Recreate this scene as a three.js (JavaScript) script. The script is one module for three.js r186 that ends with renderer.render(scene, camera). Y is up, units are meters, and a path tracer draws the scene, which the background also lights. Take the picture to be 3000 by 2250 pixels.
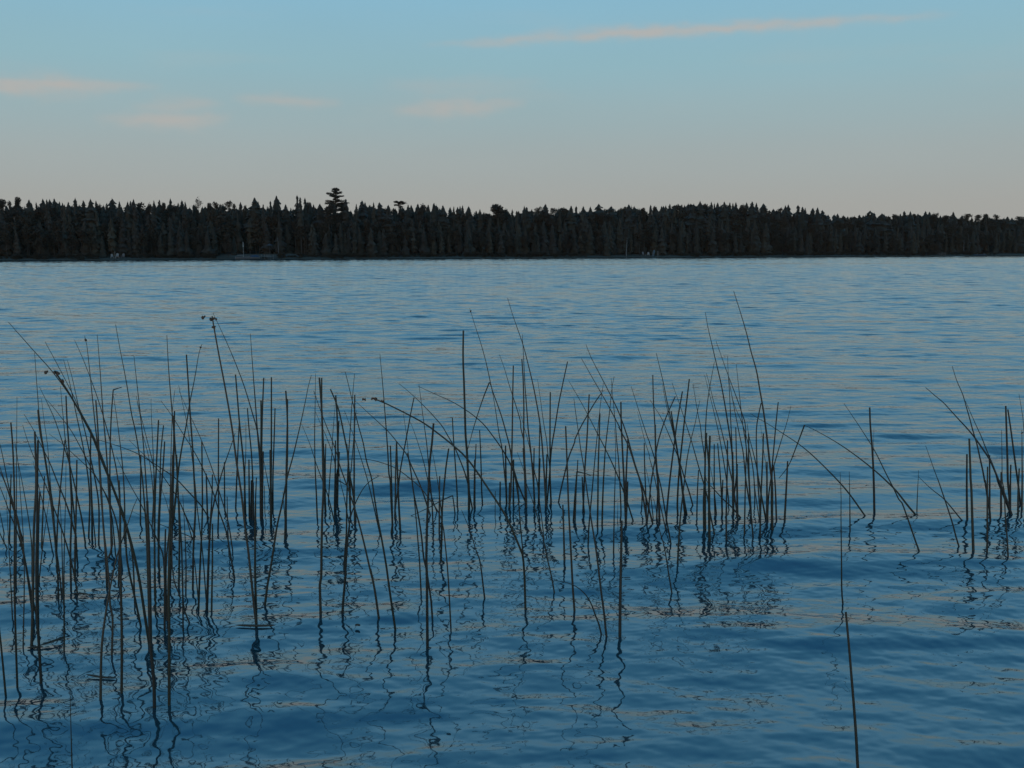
import * as THREE from 'three';
import { mergeGeometries } from 'three/addons/utils/BufferGeometryUtils.js';
import { RoundedBoxGeometry } from 'three/addons/geometries/RoundedBoxGeometry.js';

// ---------------------------------------------------------------- camera, sky, light, exposure
const scene = new THREE.Scene();
scene.fog = new THREE.FogExp2(0xdcb898, .00007);                     // a trace of evening haze
const EYE = 1.5;
const camera = new THREE.PerspectiveCamera(2 * Math.atan(1125 / 3000) * 180 / Math.PI, 4 / 3, 0.05, 4000);
camera.position.set(0, EYE, 0);
camera.rotation.order = 'YXZ';
camera.rotation.set(-Math.atan(382.5 / 3000), 0, -9.5 / 3000);
const renderer = new THREE.WebGLRenderer({ antialias: true });
renderer.setSize(1024, 768);
renderer.toneMapping = THREE.LinearToneMapping;
renderer.toneMappingExposure = 1;
renderer.shadowMap.enabled = true;

let seed = 20240711;
const rnd = () => { seed |= 0; seed = seed + 0x6D2B79F5 | 0; let t = Math.imul(seed ^ seed >>> 15, 1 | seed); t = t + Math.imul(t ^ t >>> 7, 61 | t) ^ t; return ((t ^ t >>> 14) >>> 0) / 4294967296; };
const rr = (a, b) => a + (b - a) * rnd();
const gauss = () => Math.sqrt(-2 * Math.log(1 - rnd())) * Math.cos(6.2831853 * rnd());
const hash = (x, y) => { let h = Math.imul(x | 0, 374761393) + Math.imul(y | 0, 668265263) | 0; h = Math.imul(h ^ h >>> 13, 1274126177); return ((h ^ h >>> 16) >>> 0) / 4294967296; };
const sm = t => t * t * (3 - 2 * t);
function noise(x, y) { const i = Math.floor(x), j = Math.floor(y), u = sm(x - i), v = sm(y - j); return (hash(i, j) * (1 - u) + hash(i + 1, j) * u) * (1 - v) + (hash(i, j + 1) * (1 - u) + hash(i + 1, j + 1) * u) * v; }
const fbm = (x, y, n = 4) => { let s = 0, a = .5; for (let k = 0; k < n; k++) { s += a * noise(x, y); x = x * 2.03 + 17.1; y = y * 2.01 + 5.7; a *= .5; } return s / (1 - Math.pow(.5, n)); };
const s2l = c => { c /= 255; return c <= .04045 ? c / 12.92 : Math.pow((c + .055) / 1.055, 2.4); };
const lerp = (a, b, t) => a + (b - a) * t;
const sstep = (a, b, x) => sm(Math.min(1, Math.max(0, (x - a) / (b - a))));

// dusk sky: grey rose at the horizon, pale cyan above it, deep blue overhead, a few thin rosy wisps of cloud
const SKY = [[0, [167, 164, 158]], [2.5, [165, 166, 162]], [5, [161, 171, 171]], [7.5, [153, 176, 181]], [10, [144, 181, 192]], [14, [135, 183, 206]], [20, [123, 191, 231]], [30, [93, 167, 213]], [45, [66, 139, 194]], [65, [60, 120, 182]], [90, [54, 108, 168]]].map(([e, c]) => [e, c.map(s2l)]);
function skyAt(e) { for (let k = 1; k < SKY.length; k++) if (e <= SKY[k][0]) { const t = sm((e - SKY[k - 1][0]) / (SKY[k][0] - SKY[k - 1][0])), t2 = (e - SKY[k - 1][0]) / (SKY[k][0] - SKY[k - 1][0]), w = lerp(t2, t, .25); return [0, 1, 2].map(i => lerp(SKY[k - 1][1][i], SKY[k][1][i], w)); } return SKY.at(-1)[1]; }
// wisps: azimuth from-to (degrees, right of the view axis), elevation from-to, half thickness, strength
const WISPS = [[-5, 23, 11.0, 11.6, .27, 1.1, .32], [-1.5, 11.5, 11.36, 11.72, .3, .65, .06], [-31, -18.2, 8.0, 8.55, .36, 1, 0], [-27.5, -20.5, 8.1, 8.35, .5, .55, 0], [-21.8, -14.8, 6.75, 7.1, .45, .8, 0], [-20, -15.2, 7.5, 7.85, .35, .55, 0], [-15, -9, 8.12, 7.95, .3, .7, 0], [-6.5, 1, 7.6, 8.05, .42, .8, 0], [-7.5, 2.2, 9, 9.1, .5, .25, 0], [-48, -36, 8, 8.6, .5, .7, 0], [36, 52, 10, 11, .45, .8, 0], [60, 84, 7, 9, .6, .6, 0], [-95, -70, 11, 10, .6, .6, 0], [110, 140, 9, 9.6, .6, .6, 0], [-150, -120, 8, 10, .7, .6, 0], [165, 179, 10, 10.4, .6, .5, 0]];
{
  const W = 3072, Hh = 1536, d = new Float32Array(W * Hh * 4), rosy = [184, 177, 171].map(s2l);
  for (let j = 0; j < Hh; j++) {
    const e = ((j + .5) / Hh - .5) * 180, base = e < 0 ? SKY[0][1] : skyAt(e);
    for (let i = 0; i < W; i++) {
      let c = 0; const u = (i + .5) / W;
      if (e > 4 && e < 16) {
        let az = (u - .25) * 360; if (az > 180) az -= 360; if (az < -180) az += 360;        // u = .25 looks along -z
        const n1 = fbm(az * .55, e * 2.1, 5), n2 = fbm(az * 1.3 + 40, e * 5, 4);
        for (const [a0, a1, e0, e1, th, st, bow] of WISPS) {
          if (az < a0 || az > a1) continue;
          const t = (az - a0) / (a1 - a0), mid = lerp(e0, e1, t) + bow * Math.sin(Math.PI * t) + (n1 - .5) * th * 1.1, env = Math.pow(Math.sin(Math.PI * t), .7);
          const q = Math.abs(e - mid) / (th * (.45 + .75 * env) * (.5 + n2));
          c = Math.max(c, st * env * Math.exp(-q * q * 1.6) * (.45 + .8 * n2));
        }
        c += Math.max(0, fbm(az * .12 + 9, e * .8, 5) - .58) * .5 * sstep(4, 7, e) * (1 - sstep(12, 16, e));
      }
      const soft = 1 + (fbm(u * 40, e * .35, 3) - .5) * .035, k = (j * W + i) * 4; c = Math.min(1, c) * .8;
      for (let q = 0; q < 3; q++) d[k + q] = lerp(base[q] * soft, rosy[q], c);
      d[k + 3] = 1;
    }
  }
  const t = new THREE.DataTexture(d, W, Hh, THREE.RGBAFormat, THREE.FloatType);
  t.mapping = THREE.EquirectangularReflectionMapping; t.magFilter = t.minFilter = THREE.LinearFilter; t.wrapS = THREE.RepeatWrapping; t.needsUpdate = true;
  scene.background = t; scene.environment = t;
}
const sun = new THREE.DirectionalLight(0xffd9b8, .34);                // the last glow after sunset, low behind the viewer
sun.position.set(-120, 26, 300); sun.target.position.set(0, 0, -120); sun.castShadow = true; sun.shadow.radius = 30;
Object.assign(sun.shadow.camera, { left: -400, right: 400, top: 200, bottom: -200, near: 1, far: 1500 });
scene.add(sun, sun.target);

// ---------------------------------------------------------------- helpers
const taken = {};
const numbered = n => { const k = taken[n] = (taken[n] ?? -1) + 1; return k ? `${n}_${String(k).padStart(3, '0')}` : n; };
function tag(o, label, category, group, kind) { if (label) o.userData.label = label; if (category) o.userData.category = category; if (group) o.userData.group = group; if (kind) o.userData.kind = kind; return o; }
function mesh(name, geo, mat, parent) { const m = new THREE.Mesh(geo, mat); m.name = parent ? name : numbered(name); m.castShadow = m.receiveShadow = true; (parent || scene).add(m); return m; }
function thing(name, x, y, z, turn = 0) { const g = new THREE.Group(); g.name = numbered(name); g.position.set(x, y, z); g.rotation.y = turn; scene.add(g); return g; }
const std = (r, g, b, o = {}) => { const m = new THREE.MeshStandardMaterial({ roughness: .85, ...o }); m.color.setRGB(r, g, b); return m; };
// a grey speckle that varies a surface's own colour a little; tiled in metres by each geometry's uv
function speckle(lo, hi, sx, sy) { const n = 128, d = new Uint8Array(n * n * 4); for (let j = 0; j < n; j++) for (let i = 0; i < n; i++) { const v = 255 * lerp(lo, hi, fbm(i / n * sx, j / n * sy, 4)); d.set([v, v, v, 255], (j * n + i) * 4); } const t = new THREE.DataTexture(d, n, n); t.magFilter = t.minFilter = THREE.LinearFilter; t.wrapS = t.wrapT = THREE.MirroredRepeatWrapping; t.needsUpdate = true; return t; }
const GRAIN = speckle(.55, 1, 40, 5), MOTTLE = speckle(.5, 1, 9, 9);
function geoFrom(pos, idx, uv, nor) { const g = new THREE.BufferGeometry(); g.setAttribute('position', new THREE.Float32BufferAttribute(pos, 3)); if (uv) g.setAttribute('uv', new THREE.Float32BufferAttribute(uv, 2)); g.setIndex(idx); if (nor) g.setAttribute('normal', new THREE.Float32BufferAttribute(nor, 3)); else g.computeVertexNormals(); return g; }
// a tapered tube along points, radius(t) for t = 0..1
function tube(pts, radius, rings = 14, sides = 7, smooth = true) {
  const curve = smooth && pts.length > 2 ? new THREE.CatmullRomCurve3(pts, false, 'centripetal') : new THREE.CatmullRomCurve3(pts, false, 'catmullrom', 0);
  const pos = [], idx = [], uv = [], nor = [], L = curve.getLength(); let nrm = null;
  for (let k = 0; k <= rings; k++) {
    const t = k / rings, p = curve.getPointAt(t), tan = curve.getTangentAt(t);
    if (!nrm) nrm = Math.abs(tan.x) < .9 ? new THREE.Vector3(1, 0, 0) : new THREE.Vector3(0, 0, 1);
    nrm = nrm.clone().addScaledVector(tan, -nrm.dot(tan)).normalize(); const bi = new THREE.Vector3().crossVectors(tan, nrm), r = radius(t);
    for (let s = 0; s <= sides; s++) { const a = s / sides * 6.2831853, n = nrm.clone().multiplyScalar(Math.cos(a)).addScaledVector(bi, Math.sin(a)); pos.push(p.x + n.x * r, p.y + n.y * r, p.z + n.z * r); nor.push(n.x, n.y, n.z); uv.push(s / sides, t * L); }
  }
  for (let k = 0; k < rings; k++) for (let s = 0; s < sides; s++) { const a = k * (sides + 1) + s, b = a + sides + 1; idx.push(a, a + 1, b, b, a + 1, b + 1); }
  const cap = pos.length / 3, e = curve.getPointAt(1), tn = curve.getTangentAt(1); pos.push(e.x, e.y, e.z); nor.push(tn.x, tn.y, tn.z); uv.push(.5, L);
  for (let s = 0; s < sides; s++) idx.push(cap, rings * (sides + 1) + s, rings * (sides + 1) + s + 1);
  return geoFrom(pos, idx, uv, nor);
}
const at = (g, x, y, z, rx = 0, ry = 0, rz = 0, s = 1) => { g = g.index ? g : g; g.applyMatrix4(new THREE.Matrix4().compose(new THREE.Vector3(x, y, z), new THREE.Quaternion().setFromEuler(new THREE.Euler(rx, ry, rz)), new THREE.Vector3(s, s, s))); return g; };
const bx = (w, h, d, x = 0, y = 0, z = 0, rx = 0, ry = 0, rz = 0) => at(new RoundedBoxGeometry(w, h, d, 1, Math.min(w, h, d) * .12), x, y, z, rx, ry, rz);
const cyl = (r0, r1, h, x = 0, y = 0, z = 0, rx = 0, ry = 0, rz = 0, n = 8) => at(new THREE.CylinderGeometry(r1, r0, h, n), x, y, z, rx, ry, rz);

// ---------------------------------------------------------------- the lake
// a calm evening lake: many low wave trains, mostly running to or from the shore; slopes are the analytic ones
const WAVES = [];
{
  const N = 84;
  for (let i = 0; i < N; i++) {
    const lam = .055 * Math.pow(7 / .055, (i + rnd() * .9) / N), k = 6.2831853 / lam;
    const spread = lam < .2 ? .55 : lam < .6 ? .42 : .3, phi = gauss() * spread + .1 + (rnd() < .25 ? Math.PI : 0);
    const slope = (lam < .12 ? .012 : lam < .25 ? .0185 : lam < .36 ? .017 : lam < .85 ? .0245 : lam < 1.6 ? .0105 : .0042) * rr(.6, 1.35);
    WAVES.push([lam, k * Math.sin(phi), k * Math.cos(phi), rnd() * 6.2831853, slope / k, slope * slope / 2]);
  }
  WAVES.sort((a, b) => a[0] - b[0]);
}
const TOTAL = WAVES.reduce((s, w) => s + w[5], 0);
function lakeSurface(x, z, dx, dz, out) {
  const dist = Math.max(0, -z); let h = 0, sx = 0, sz = 0, kept = 0;
  const gust = .6 + .8 * fbm(x * .11 + 31, z * .16 + 7, 3), calm = 1 - .5 * Math.exp(-Math.pow((dist - 138 - x * .06) / 9, 2));
  const patch = .55 + .9 * fbm(x * .5 + 3, z * .8 + 90, 2), open = .92 + .1 * sstep(6, 40, dist);
  for (const [lam, kx, kz, ph, a, v] of WAVES) {
    const q0 = Math.max(3.0 * dz * Math.abs(kz), 3.0 * dx * Math.abs(kx)) / 6.2831853;   // 1 where the sheet's cells just carry this wave
    if (q0 > 1.5) continue;
    const f = q0 < 1 ? 1 : 1 - sstep(1, 1.5, q0), amp = a * f * (lam < .3 ? patch : gust), q = kx * x + kz * z + ph, s = Math.sin(q), c = Math.cos(q);
    kept += v * f * f; h += amp * s; sx += amp * kx * c; sz += amp * kz * c;
  }
  const g = Math.min(1.5, Math.sqrt(TOTAL / Math.max(kept, 1e-6))) * open * calm;
  out[0] = h * g; out[1] = sx * g; out[2] = sz * g;
}
{
  const zs = []; for (let z = 5; z > -1.9; z -= .12) zs.push([z, .12]); for (let z = -1.9; z > -470;) { const dz = z > -30 ? Math.max(.009, .0018 * -z) : Math.max(.054, .00095 * -z); zs.push([z, dz]); z -= dz; }
  const C = 250, pos = [], nor = [], uv = [], idx = [], o = [0, 0, 0];
  for (const [z, dz] of zs) for (let i = 0; i <= C; i++) {
    const hw = Math.max(3.6, 1.2 - z * .72), x = (i / C * 2 - 1) * hw;
    lakeSurface(x, z, hw * 2 / C, dz, o); const l = 1 / Math.hypot(o[1], 1, o[2]);
    pos.push(x, o[0], z); nor.push(-o[1] * l, l, -o[2] * l); uv.push(x, -z);
  }
  for (let j = 0; j < zs.length - 1; j++) for (let i = 0; i < C; i++) { const a = j * (C + 1) + i, b = a + C + 1; idx.push(a, a + 1, b, b, a + 1, b + 1); }
  const m = new THREE.MeshPhysicalMaterial({ roughness: .05, ior: 2.33, metalness: 0 }); m.color.setRGB(.006, .040, .048);
  // the finest ripples, a few centimetres long, as relief of the surface
  const n = 1024, span = 4, fine = []; for (let k = 0; k < 46; k++) { const lam = .028 * Math.pow(.14 / .028, rnd()), a = gauss() * .8 + (rnd() < .3 ? Math.PI : 0), kx = Math.round(span / lam * Math.sin(a)), ky = Math.round(span / lam * Math.cos(a)); fine.push([kx, ky, rnd() * 6.2831853, .0055 * rr(.5, 1.4) / Math.hypot(kx, ky)]); }
  const nd = new Uint8Array(n * n * 4), cs = [new Float32Array(n), new Float32Array(n)], SX = new Float32Array(n * n), SY = new Float32Array(n * n);
  for (const [kx, ky, ph, am] of fine) for (let j = 0; j < n; j++) for (let i = 0; i < n; i++) { const c = Math.cos(6.2831853 * (kx * i + ky * j) / n + ph) * am; SX[j * n + i] += c * kx; SY[j * n + i] += c * ky; }
  for (let q = 0; q < n * n; q++) { const l = 1 / Math.hypot(SX[q], SY[q], 1); nd[q * 4] = 127.5 - 127.5 * SX[q] * l; nd[q * 4 + 1] = 127.5 - 127.5 * SY[q] * l; nd[q * 4 + 2] = 127.5 + 127.5 * l; nd[q * 4 + 3] = 255; }
  const nt = new THREE.DataTexture(nd, n, n); nt.magFilter = nt.minFilter = THREE.LinearFilter; nt.wrapS = nt.wrapT = THREE.RepeatWrapping; nt.repeat.set(1 / span, 1 / span); nt.needsUpdate = true; m.normalMap = nt;
  const w = mesh('water', geoFrom(pos, idx, uv, nor), m); w.userData.kind = 'structure';
  console.log('water vertices', pos.length / 3);
}

// ---------------------------------------------------------------- the far shore: a low bank that rises into the wood, one sheet to the horizon
const SA = [-150, -300], SL = [.94203, -.33552], SN = [-.33552, -.94203];       // a point of the shoreline, along it, inland
const shore = (s, d) => [SA[0] + SL[0] * s + SN[0] * d, SA[1] + SL[1] * s + SN[1] * d];
const bank = d => d < 0 ? .35 + d * .35 : .35 + (d < 30 ? d * .09 : 2.7 + (Math.min(d, 300) - 30) * .05);
{
  const ds = [-3, -1.6, -.9, -.3, .3, 1, 2, 4, 7, 12, 20, 30, 60, 150, 600, 2200], pos = [], uv = [], idx = []; const S = []; for (let s = -420; s <= 900; s += s > -60 && s < 460 ? 2.5 : 24) S.push(s);
  for (const d of ds) for (const s of S) { const wob = d < 3 ? (fbm(s * .07, 3, 3) - .5) * 2.2 + (fbm(s * .5, 8, 2) - .5) * .7 : 0, [x, z] = shore(s, d + wob); pos.push(x, bank(d) + (d > -.5 ? (fbm(s * .3, d * .3, 3) - .5) * Math.min(.5, .15 + d * .04) : 0), z); uv.push(s * .4, d * .4); }
  for (let j = 0; j < ds.length - 1; j++) for (let i = 0; i < S.length - 1; i++) { const a = j * S.length + i, b = a + S.length; idx.push(a, a + 1, b, b, a + 1, b + 1); }
  mesh('ground', geoFrom(pos, idx, uv), std(.075, .068, .045, { map: MOTTLE, roughness: .95 })).userData.kind = 'structure';
}

// ---------------------------------------------------------------- trees
const LEAF = [[.038, .025, .014], [.043, .029, .015], [.040, .026, .015], [.035, .025, .014]].map(c => std(...c, { roughness: .9, side: THREE.DoubleSide }));
const BARK = std(.06, .05, .042, { map: GRAIN, roughness: .95 });
// conifer crown of unit height and unit width (scaled per tree): whorls of drooping, ragged boughs
function coniferCrown(kind) {
  const pos = [], idx = [];
  const P = { n: [22, .10, .9, 6], N: [26, .06, .95, 7], s: [19, .08, 1.0, 8], o: [13, .2, 1, 6], e: [20, .03, 1.1, 9], E: [22, .02, 1.15, 10] }[kind] ?? [19, .08, 1, 8];
  const [levels, bare, , per] = P, o1 = rnd() * 50, bulge = t => fbm(o1 + t * 5, o1, 2);
  for (let k = 0; k < levels; k++) {
    const t = k / (levels - 1), y = bare + (1 - bare) * (1 - Math.pow(1 - t, 1.25)) * .985;
    let R = .5 * Math.pow(1 - t, kind === 'e' || kind === 'E' ? .72 : kind === 'n' || kind === 'N' ? .6 : .82) * rr(.75, 1.2) + .012; if (kind === 'o') R = .5 * Math.pow(1 - t, .5) * rr(.45, 1.15) + .02;
    R *= .82 + .36 * bulge(t); const nb = Math.max(4, Math.round(per * (1 - t * .45)));
    for (let b = 0; b < nb; b++) {
      const a = 6.2831853 * (b + rnd()) / nb, L = R * rr(.6, 1.18), dr = L * rr(.10, .24), wd = L * rr(.34, .55) + .012, ca = Math.cos(a), sa = Math.sin(a), y0 = y + rr(-.012, .012), base = pos.length / 3;
      const th = rr(.014, .026) * (kind === 'o' ? 1.6 : 1);
      const pt = (r, w, yy) => pos.push(ca * r - sa * w, yy, sa * r + ca * w);
      pt(0, 0, y0 + th * 1.6); pt(L * .45, wd, y0 - dr * .4 - th); pt(L * .45, -wd, y0 - dr * .4 - th); pt(L, rr(-.3, .3) * wd, y0 - dr); pt(L * .55, 0, y0 - dr * .2 + th); pt(L * .78, wd * .75, y0 - dr - th * 1.5); pt(L * .78, -wd * .75, y0 - dr - th * 1.5);
      idx.push(base, base + 1, base + 4, base, base + 4, base + 2, base + 4, base + 1, base + 5, base + 4, base + 5, base + 3, base + 4, base + 3, base + 6, base + 4, base + 6, base + 2);
    }
  }
  const b0 = pos.length / 3; pos.push(.012, .93, 0, -.012, .93, .008, 0, 1, 0, 0, .93, -.012); idx.push(b0, b0 + 1, b0 + 2, b0 + 1, b0 + 3, b0 + 2, b0 + 3, b0, b0 + 2);
  return geoFrom(pos, idx);
}
// leafy crown: leaf sprays through a few overlapping clumps, light at the rim
function leafyCrown(kind) {
  const pos = [], idx = [], lobes = [], nl = kind === 'B' ? 10 : kind === 'D' ? 15 : 10;
  for (let k = 0; k < nl; k++) { const t = rnd(); const y = kind === 'B' ? .35 + .55 * t : .2 + .68 * t, w = Math.sqrt(Math.max(.02, 1 - Math.pow((y - .45) / .56, 2))) * .5; const a = rnd() * 6.28, r = Math.max(0, w - .17) * Math.sqrt(rnd()); lobes.push([Math.cos(a) * r, y, Math.sin(a) * r, rr(.16, .25), rr(.09, .15)]); }
  lobes.push([0, .86, 0, .2, .13]);
  const per = kind === 'D' ? 40 : kind === 'B' ? 110 : 80, sz = kind === 'D' ? .028 : .042;
  for (const [cx, cy, cz, rx, ry] of lobes) for (let n = 0; n < per; n++) {
    let dx = gauss(), dy = gauss(), dz = gauss(); const l = Math.hypot(dx, dy, dz), q = Math.pow(rnd(), .33) / l; dx *= q; dy *= q; dz *= q;
    const x = cx + dx * rx, y = Math.min(.995, cy + dy * ry), z = cz + dz * rx, b = pos.length / 3;
    for (let v = 0; v < 4; v++) pos.push(x + gauss() * sz, y + gauss() * sz * .5, z + gauss() * sz);
    idx.push(b, b + 1, b + 2, b, b + 2, b + 3);
  }
  return geoFrom(pos, idx);
}
function unitTrunk(top) { return tube([new THREE.Vector3(0, -.02, 0), new THREE.Vector3(.004, top * .5, .003), new THREE.Vector3(0, top, 0)], t => .0125 * (1 - t * .8), 5, 6); }
const CROWNS = {}; for (const k of ['n', 'N', 's', 'o', 'e', 'E']) CROWNS[k] = [0, 1, 2, 3, 4, 5].map(() => coniferCrown(k)); for (const k of ['b', 'B', 'D']) CROWNS[k] = [0, 1, 2, 3, 4, 5].map(() => leafyCrown(k));
const TRUNK = unitTrunk(.9);
// the giant pine and the umbrella pine: bare bole, long level limbs carrying flat plates of needles
function plate(pos, idx, x, y, z, rx, ry, a, n, sz) { for (let k = 0; k < n; k++) { const t = rnd() * 6.28, r = Math.sqrt(rnd()), u = Math.cos(t) * r * rx, v = Math.sin(t) * r * rx * .45, X = x + Math.cos(a) * u - Math.sin(a) * v, Z = z + Math.sin(a) * u + Math.cos(a) * v, Y = y + (rnd() - .35) * ry * (1 - r * .6), b = pos.length / 3; for (let q = 0; q < 4; q++) pos.push(X + gauss() * sz, Y + gauss() * sz * .42, Z + gauss() * sz); idx.push(b, b + 1, b + 2, b, b + 2, b + 3); } }
function layeredPine(g, height, limbs, bole, lean = 0) {
  const V = (x, y, z) => new THREE.Vector3(x, y, z), trunk = mesh('trunk', tube([V(0, -.4, 0), V(lean * .4, height * .5, 0), V(lean, height * .985, 0)], t => bole * (1 - t * .82), 10, 8), BARK, g);
  for (const [yf, len, a, up, n] of limbs) {
    const y = height * yf + rr(-.12, .12), x0 = lean * yf, end = V(x0 + Math.cos(a) * len, y + up, Math.sin(a) * len), pos = [], idx = [];
    mesh('limb', tube([V(x0, y - .25, 0), V(x0 + Math.cos(a) * len * .5, y + up * .3, Math.sin(a) * len * .5), end], t => bole * .32 * (1 - t * .75), 6, 5), BARK, g);
    for (let k = 0; k < 4; k++) { const f = .3 + k * .24 + rr(-.06, .06); plate(pos, idx, x0 + Math.cos(a) * len * f, lerp(y, end.y, f) + .12, Math.sin(a) * len * f, len * (.26 - k * .03) + rr(.2, .5), rr(.5, 1.25), a + rr(-.5, .5), Math.round(n * 1.7), .19); }
    mesh('needle_spray', geoFrom(pos, idx), LEAF[3], g);
  }
}
function tree(name, type, label, x, z, y, h, w) {
  const g = thing(name, x, y, z, type === 'P' || type === 'U' ? 0 : rnd() * 6.28); tag(g, label, 'tree', 'trees of the wood on the far shore that show on the skyline');
  if (type === 'P') {
    const c = new THREE.Object3D(); layeredPine(g, h, [[.99, .7, 2.9, .1, 26], [.985, .5, 0, .15, 20], [.955, 1.2, .35, .55, 30], [.955, .8, 3.0, .1, 20], [.915, 1.7, .2, .45, 34], [.90, 2.4, 3.25, .5, 44], [.885, 2.1, -.15, .1, 36], [.875, 1.5, 2.7, .3, 36], [.86, 1.1, .8, 0, 30], [.83, 1.0, 1.9, 0, 30], [.80, 2.2, .1, .05, 34], [.79, 2.6, 2.95, .25, 44], [.775, 3.0, 3.3, -.15, 50], [.765, 3.7, .12, .2, 56], [.755, 2.2, -.5, 0, 40], [.74, 1.6, 2.5, -.1, 40], [.70, 2.6, 1.6, 0, 40], [.66, 3.5, .4, 0, 60], [.65, 3.6, 2.9, -.1, 60], [.6, 3.7, -.4, -.2, 60], [.58, 3.6, 3.6, -.2, 60], [.94, .9, 1.6, .2, 22], [.925, 1.0, -1.5, .3, 24], [.85, 1.5, -1.6, .2, 30], [.81, 1.4, .7, .1, 30], [.72, 2.0, .0, .2, 34], [.725, 1.6, 3.4, .2, 34], [.69, 2.4, 3.0, .1, 40], [.68, 2.6, -.1, .2, 40]], .42);
    return;
  }
  if (type === 'U') { layeredPine(g, h, [[.985, 1.3, .2, .2, 30], [.985, 1.4, 3.0, .1, 30], [.955, 2.1, .1, .35, 26], [.97, .9, 1.6, .2, 24], [.95, .9, -1.5, .2, 24], [.93, 1.2, 2.9, .1, 20], [.9, 1.1, .3, .1, 16]], .34, .5); return; }
  const k = Math.floor(rnd() * 6), kind = CROWNS[type] ? type : 's';
  const tr = mesh('trunk', TRUNK, BARK, g); tr.scale.set(h, h, h);
  // a crown is as wide as the tip that shows needs, widening below it
  const crown = mesh('crown', CROWNS[kind][k], LEAF[(k + (type === 'b' || type === 'D' ? 1 : 0)) % 4], g);
  const deep = { b: .5, B: .7, D: .5, e: .72, E: .75, n: .5, N: .6, s: .6, o: .55 }[type] ?? .6, hc = h * deep, wc = Math.max(w * ({ n: 2.7, N: 2.5, s: 3.7, e: 3.2, E: 2.1, b: 1.7, B: 1.25, D: 1.15, o: 1.9 }[type] ?? 3), hc * .26);
  crown.scale.set(wc * rr(.85, 1.2), hc, wc * rr(.85, 1.2)); crown.position.y = h - hc;
  g.rotation.z = rr(-.02, .02);
}

tree('leafy_tree','b','rounded leafy treetop, first of its shape from the left end of the skyline',-154.8,-316.0,1.9,16.7,1.9);
tree('leafy_tree','b','rounded leafy treetop, second of its shape from the left end of the skyline',-153.6,-318.4,2.0,16.1,1.6);
tree('leafy_tree','b','rounded leafy treetop, third of its shape from the left end of the skyline',-154.2,-324.7,2.6,17.1,2.0);
tree('spruce_tree','s','pointed dark spruce, first of its shape from the left end of the skyline',-148.0,-318.7,1.9,16.4,1.6);
tree('spruce_tree','n','thin spire-like spruce, first of its shape from the left end of the skyline',-146.3,-320.0,1.9,15.7,0.8);
tree('spruce_tree','s','pointed dark spruce, second of its shape from the left end of the skyline',-145.4,-321.8,2.1,16.6,1.5);
tree('spruce_tree','n','thin spire-like spruce, second of its shape from the left end of the skyline',-141.4,-316.0,1.4,16.9,0.8);
tree('spruce_tree','s','pointed dark spruce, third of its shape from the left end of the skyline',-142.5,-321.5,1.9,16.6,1.5);
tree('spruce_tree','s','pointed dark spruce, fourth of its shape from the left end of the skyline',-142.5,-323.6,2.1,16.8,1.4);
tree('spruce_tree','s','pointed dark spruce, fifth of its shape from the left end of the skyline',-142.2,-326.6,2.4,15.7,1.4);
tree('spruce_tree','n','thin spire-like spruce, third of its shape from the left end of the skyline',-136.3,-316.1,1.3,15.4,0.8);
tree('spruce_tree','s','pointed dark spruce, sixth of its shape from the left end of the skyline',-136.4,-319.9,1.6,16.0,1.7);
tree('spruce_tree','N','tall narrow spruce spire standing free on the left skyline',-136.9,-325.9,2.1,17.1,1.4);
tree('spruce_tree','n','thin spire-like spruce, first of its shape right of the first tall spruce spire',-136.9,-328.8,2.4,14.9,0.7);
tree('spruce_tree','n','thin spire-like spruce, second of its shape right of the first tall spruce spire',-134.9,-327.4,2.2,16.3,1.1);
tree('spruce_tree','s','pointed dark spruce, first of its shape right of the first tall spruce spire',-128.8,-317.9,1.2,17.2,1.7);
tree('spruce_tree','n','thin spire-like spruce, third of its shape right of the first tall spruce spire',-133.3,-333.2,2.7,16.0,1.0);
tree('spruce_tree','n','thin spire-like spruce, fourth of its shape right of the first tall spruce spire',-132.2,-333.3,2.6,15.3,0.8);
tree('spruce_tree','n','thin spire-like spruce, fifth of its shape right of the first tall spruce spire',-128.2,-329.1,2.2,15.6,0.9);
tree('spruce_tree','e','stout cone-shaped conifer, first of its shape right of the first tall spruce spire',-126.5,-329.0,2.1,17.0,2.4);
tree('spruce_tree','s','pointed dark spruce, second of its shape right of the first tall spruce spire',-121.7,-322.5,1.4,16.5,1.2);
tree('spruce_tree','s','pointed dark spruce, third of its shape right of the first tall spruce spire',-118.8,-320.9,1.2,16.5,1.2);
tree('spruce_tree','n','thin spire-like spruce, sixth of its shape right of the first tall spruce spire',-120.8,-329.5,2.0,16.4,1.0);
tree('spruce_tree','s','pointed dark spruce, fourth of its shape right of the first tall spruce spire',-117.1,-322.3,1.3,17.3,1.2);
tree('leafy_tree','b','rounded leafy treetop, first of its shape right of the first tall spruce spire',-116.4,-325.0,1.5,16.2,1.2);
tree('leafy_tree','b','rounded leafy treetop, second of its shape right of the first tall spruce spire',-113.9,-326.8,1.5,16.2,1.4);
tree('spruce_tree','s','pointed dark spruce, fifth of its shape right of the first tall spruce spire',-111.3,-323.9,1.2,17.0,1.4);
tree('spruce_tree','s','pointed dark spruce, sixth of its shape right of the first tall spruce spire',-112.3,-331.3,1.9,16.9,1.3);
tree('leafy_tree','b','rounded leafy treetop, third of its shape right of the first tall spruce spire',-110.8,-331.5,1.8,16.4,1.3);
tree('pine_tree','o','ragged open-branched conifer, first of its shape right of the first tall spruce spire',-111.1,-338.6,2.4,17.2,1.4);
tree('spruce_tree','n','thin spire-like spruce, seventh of its shape right of the first tall spruce spire',-107.5,-334.1,2.0,16.0,0.8);
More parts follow.
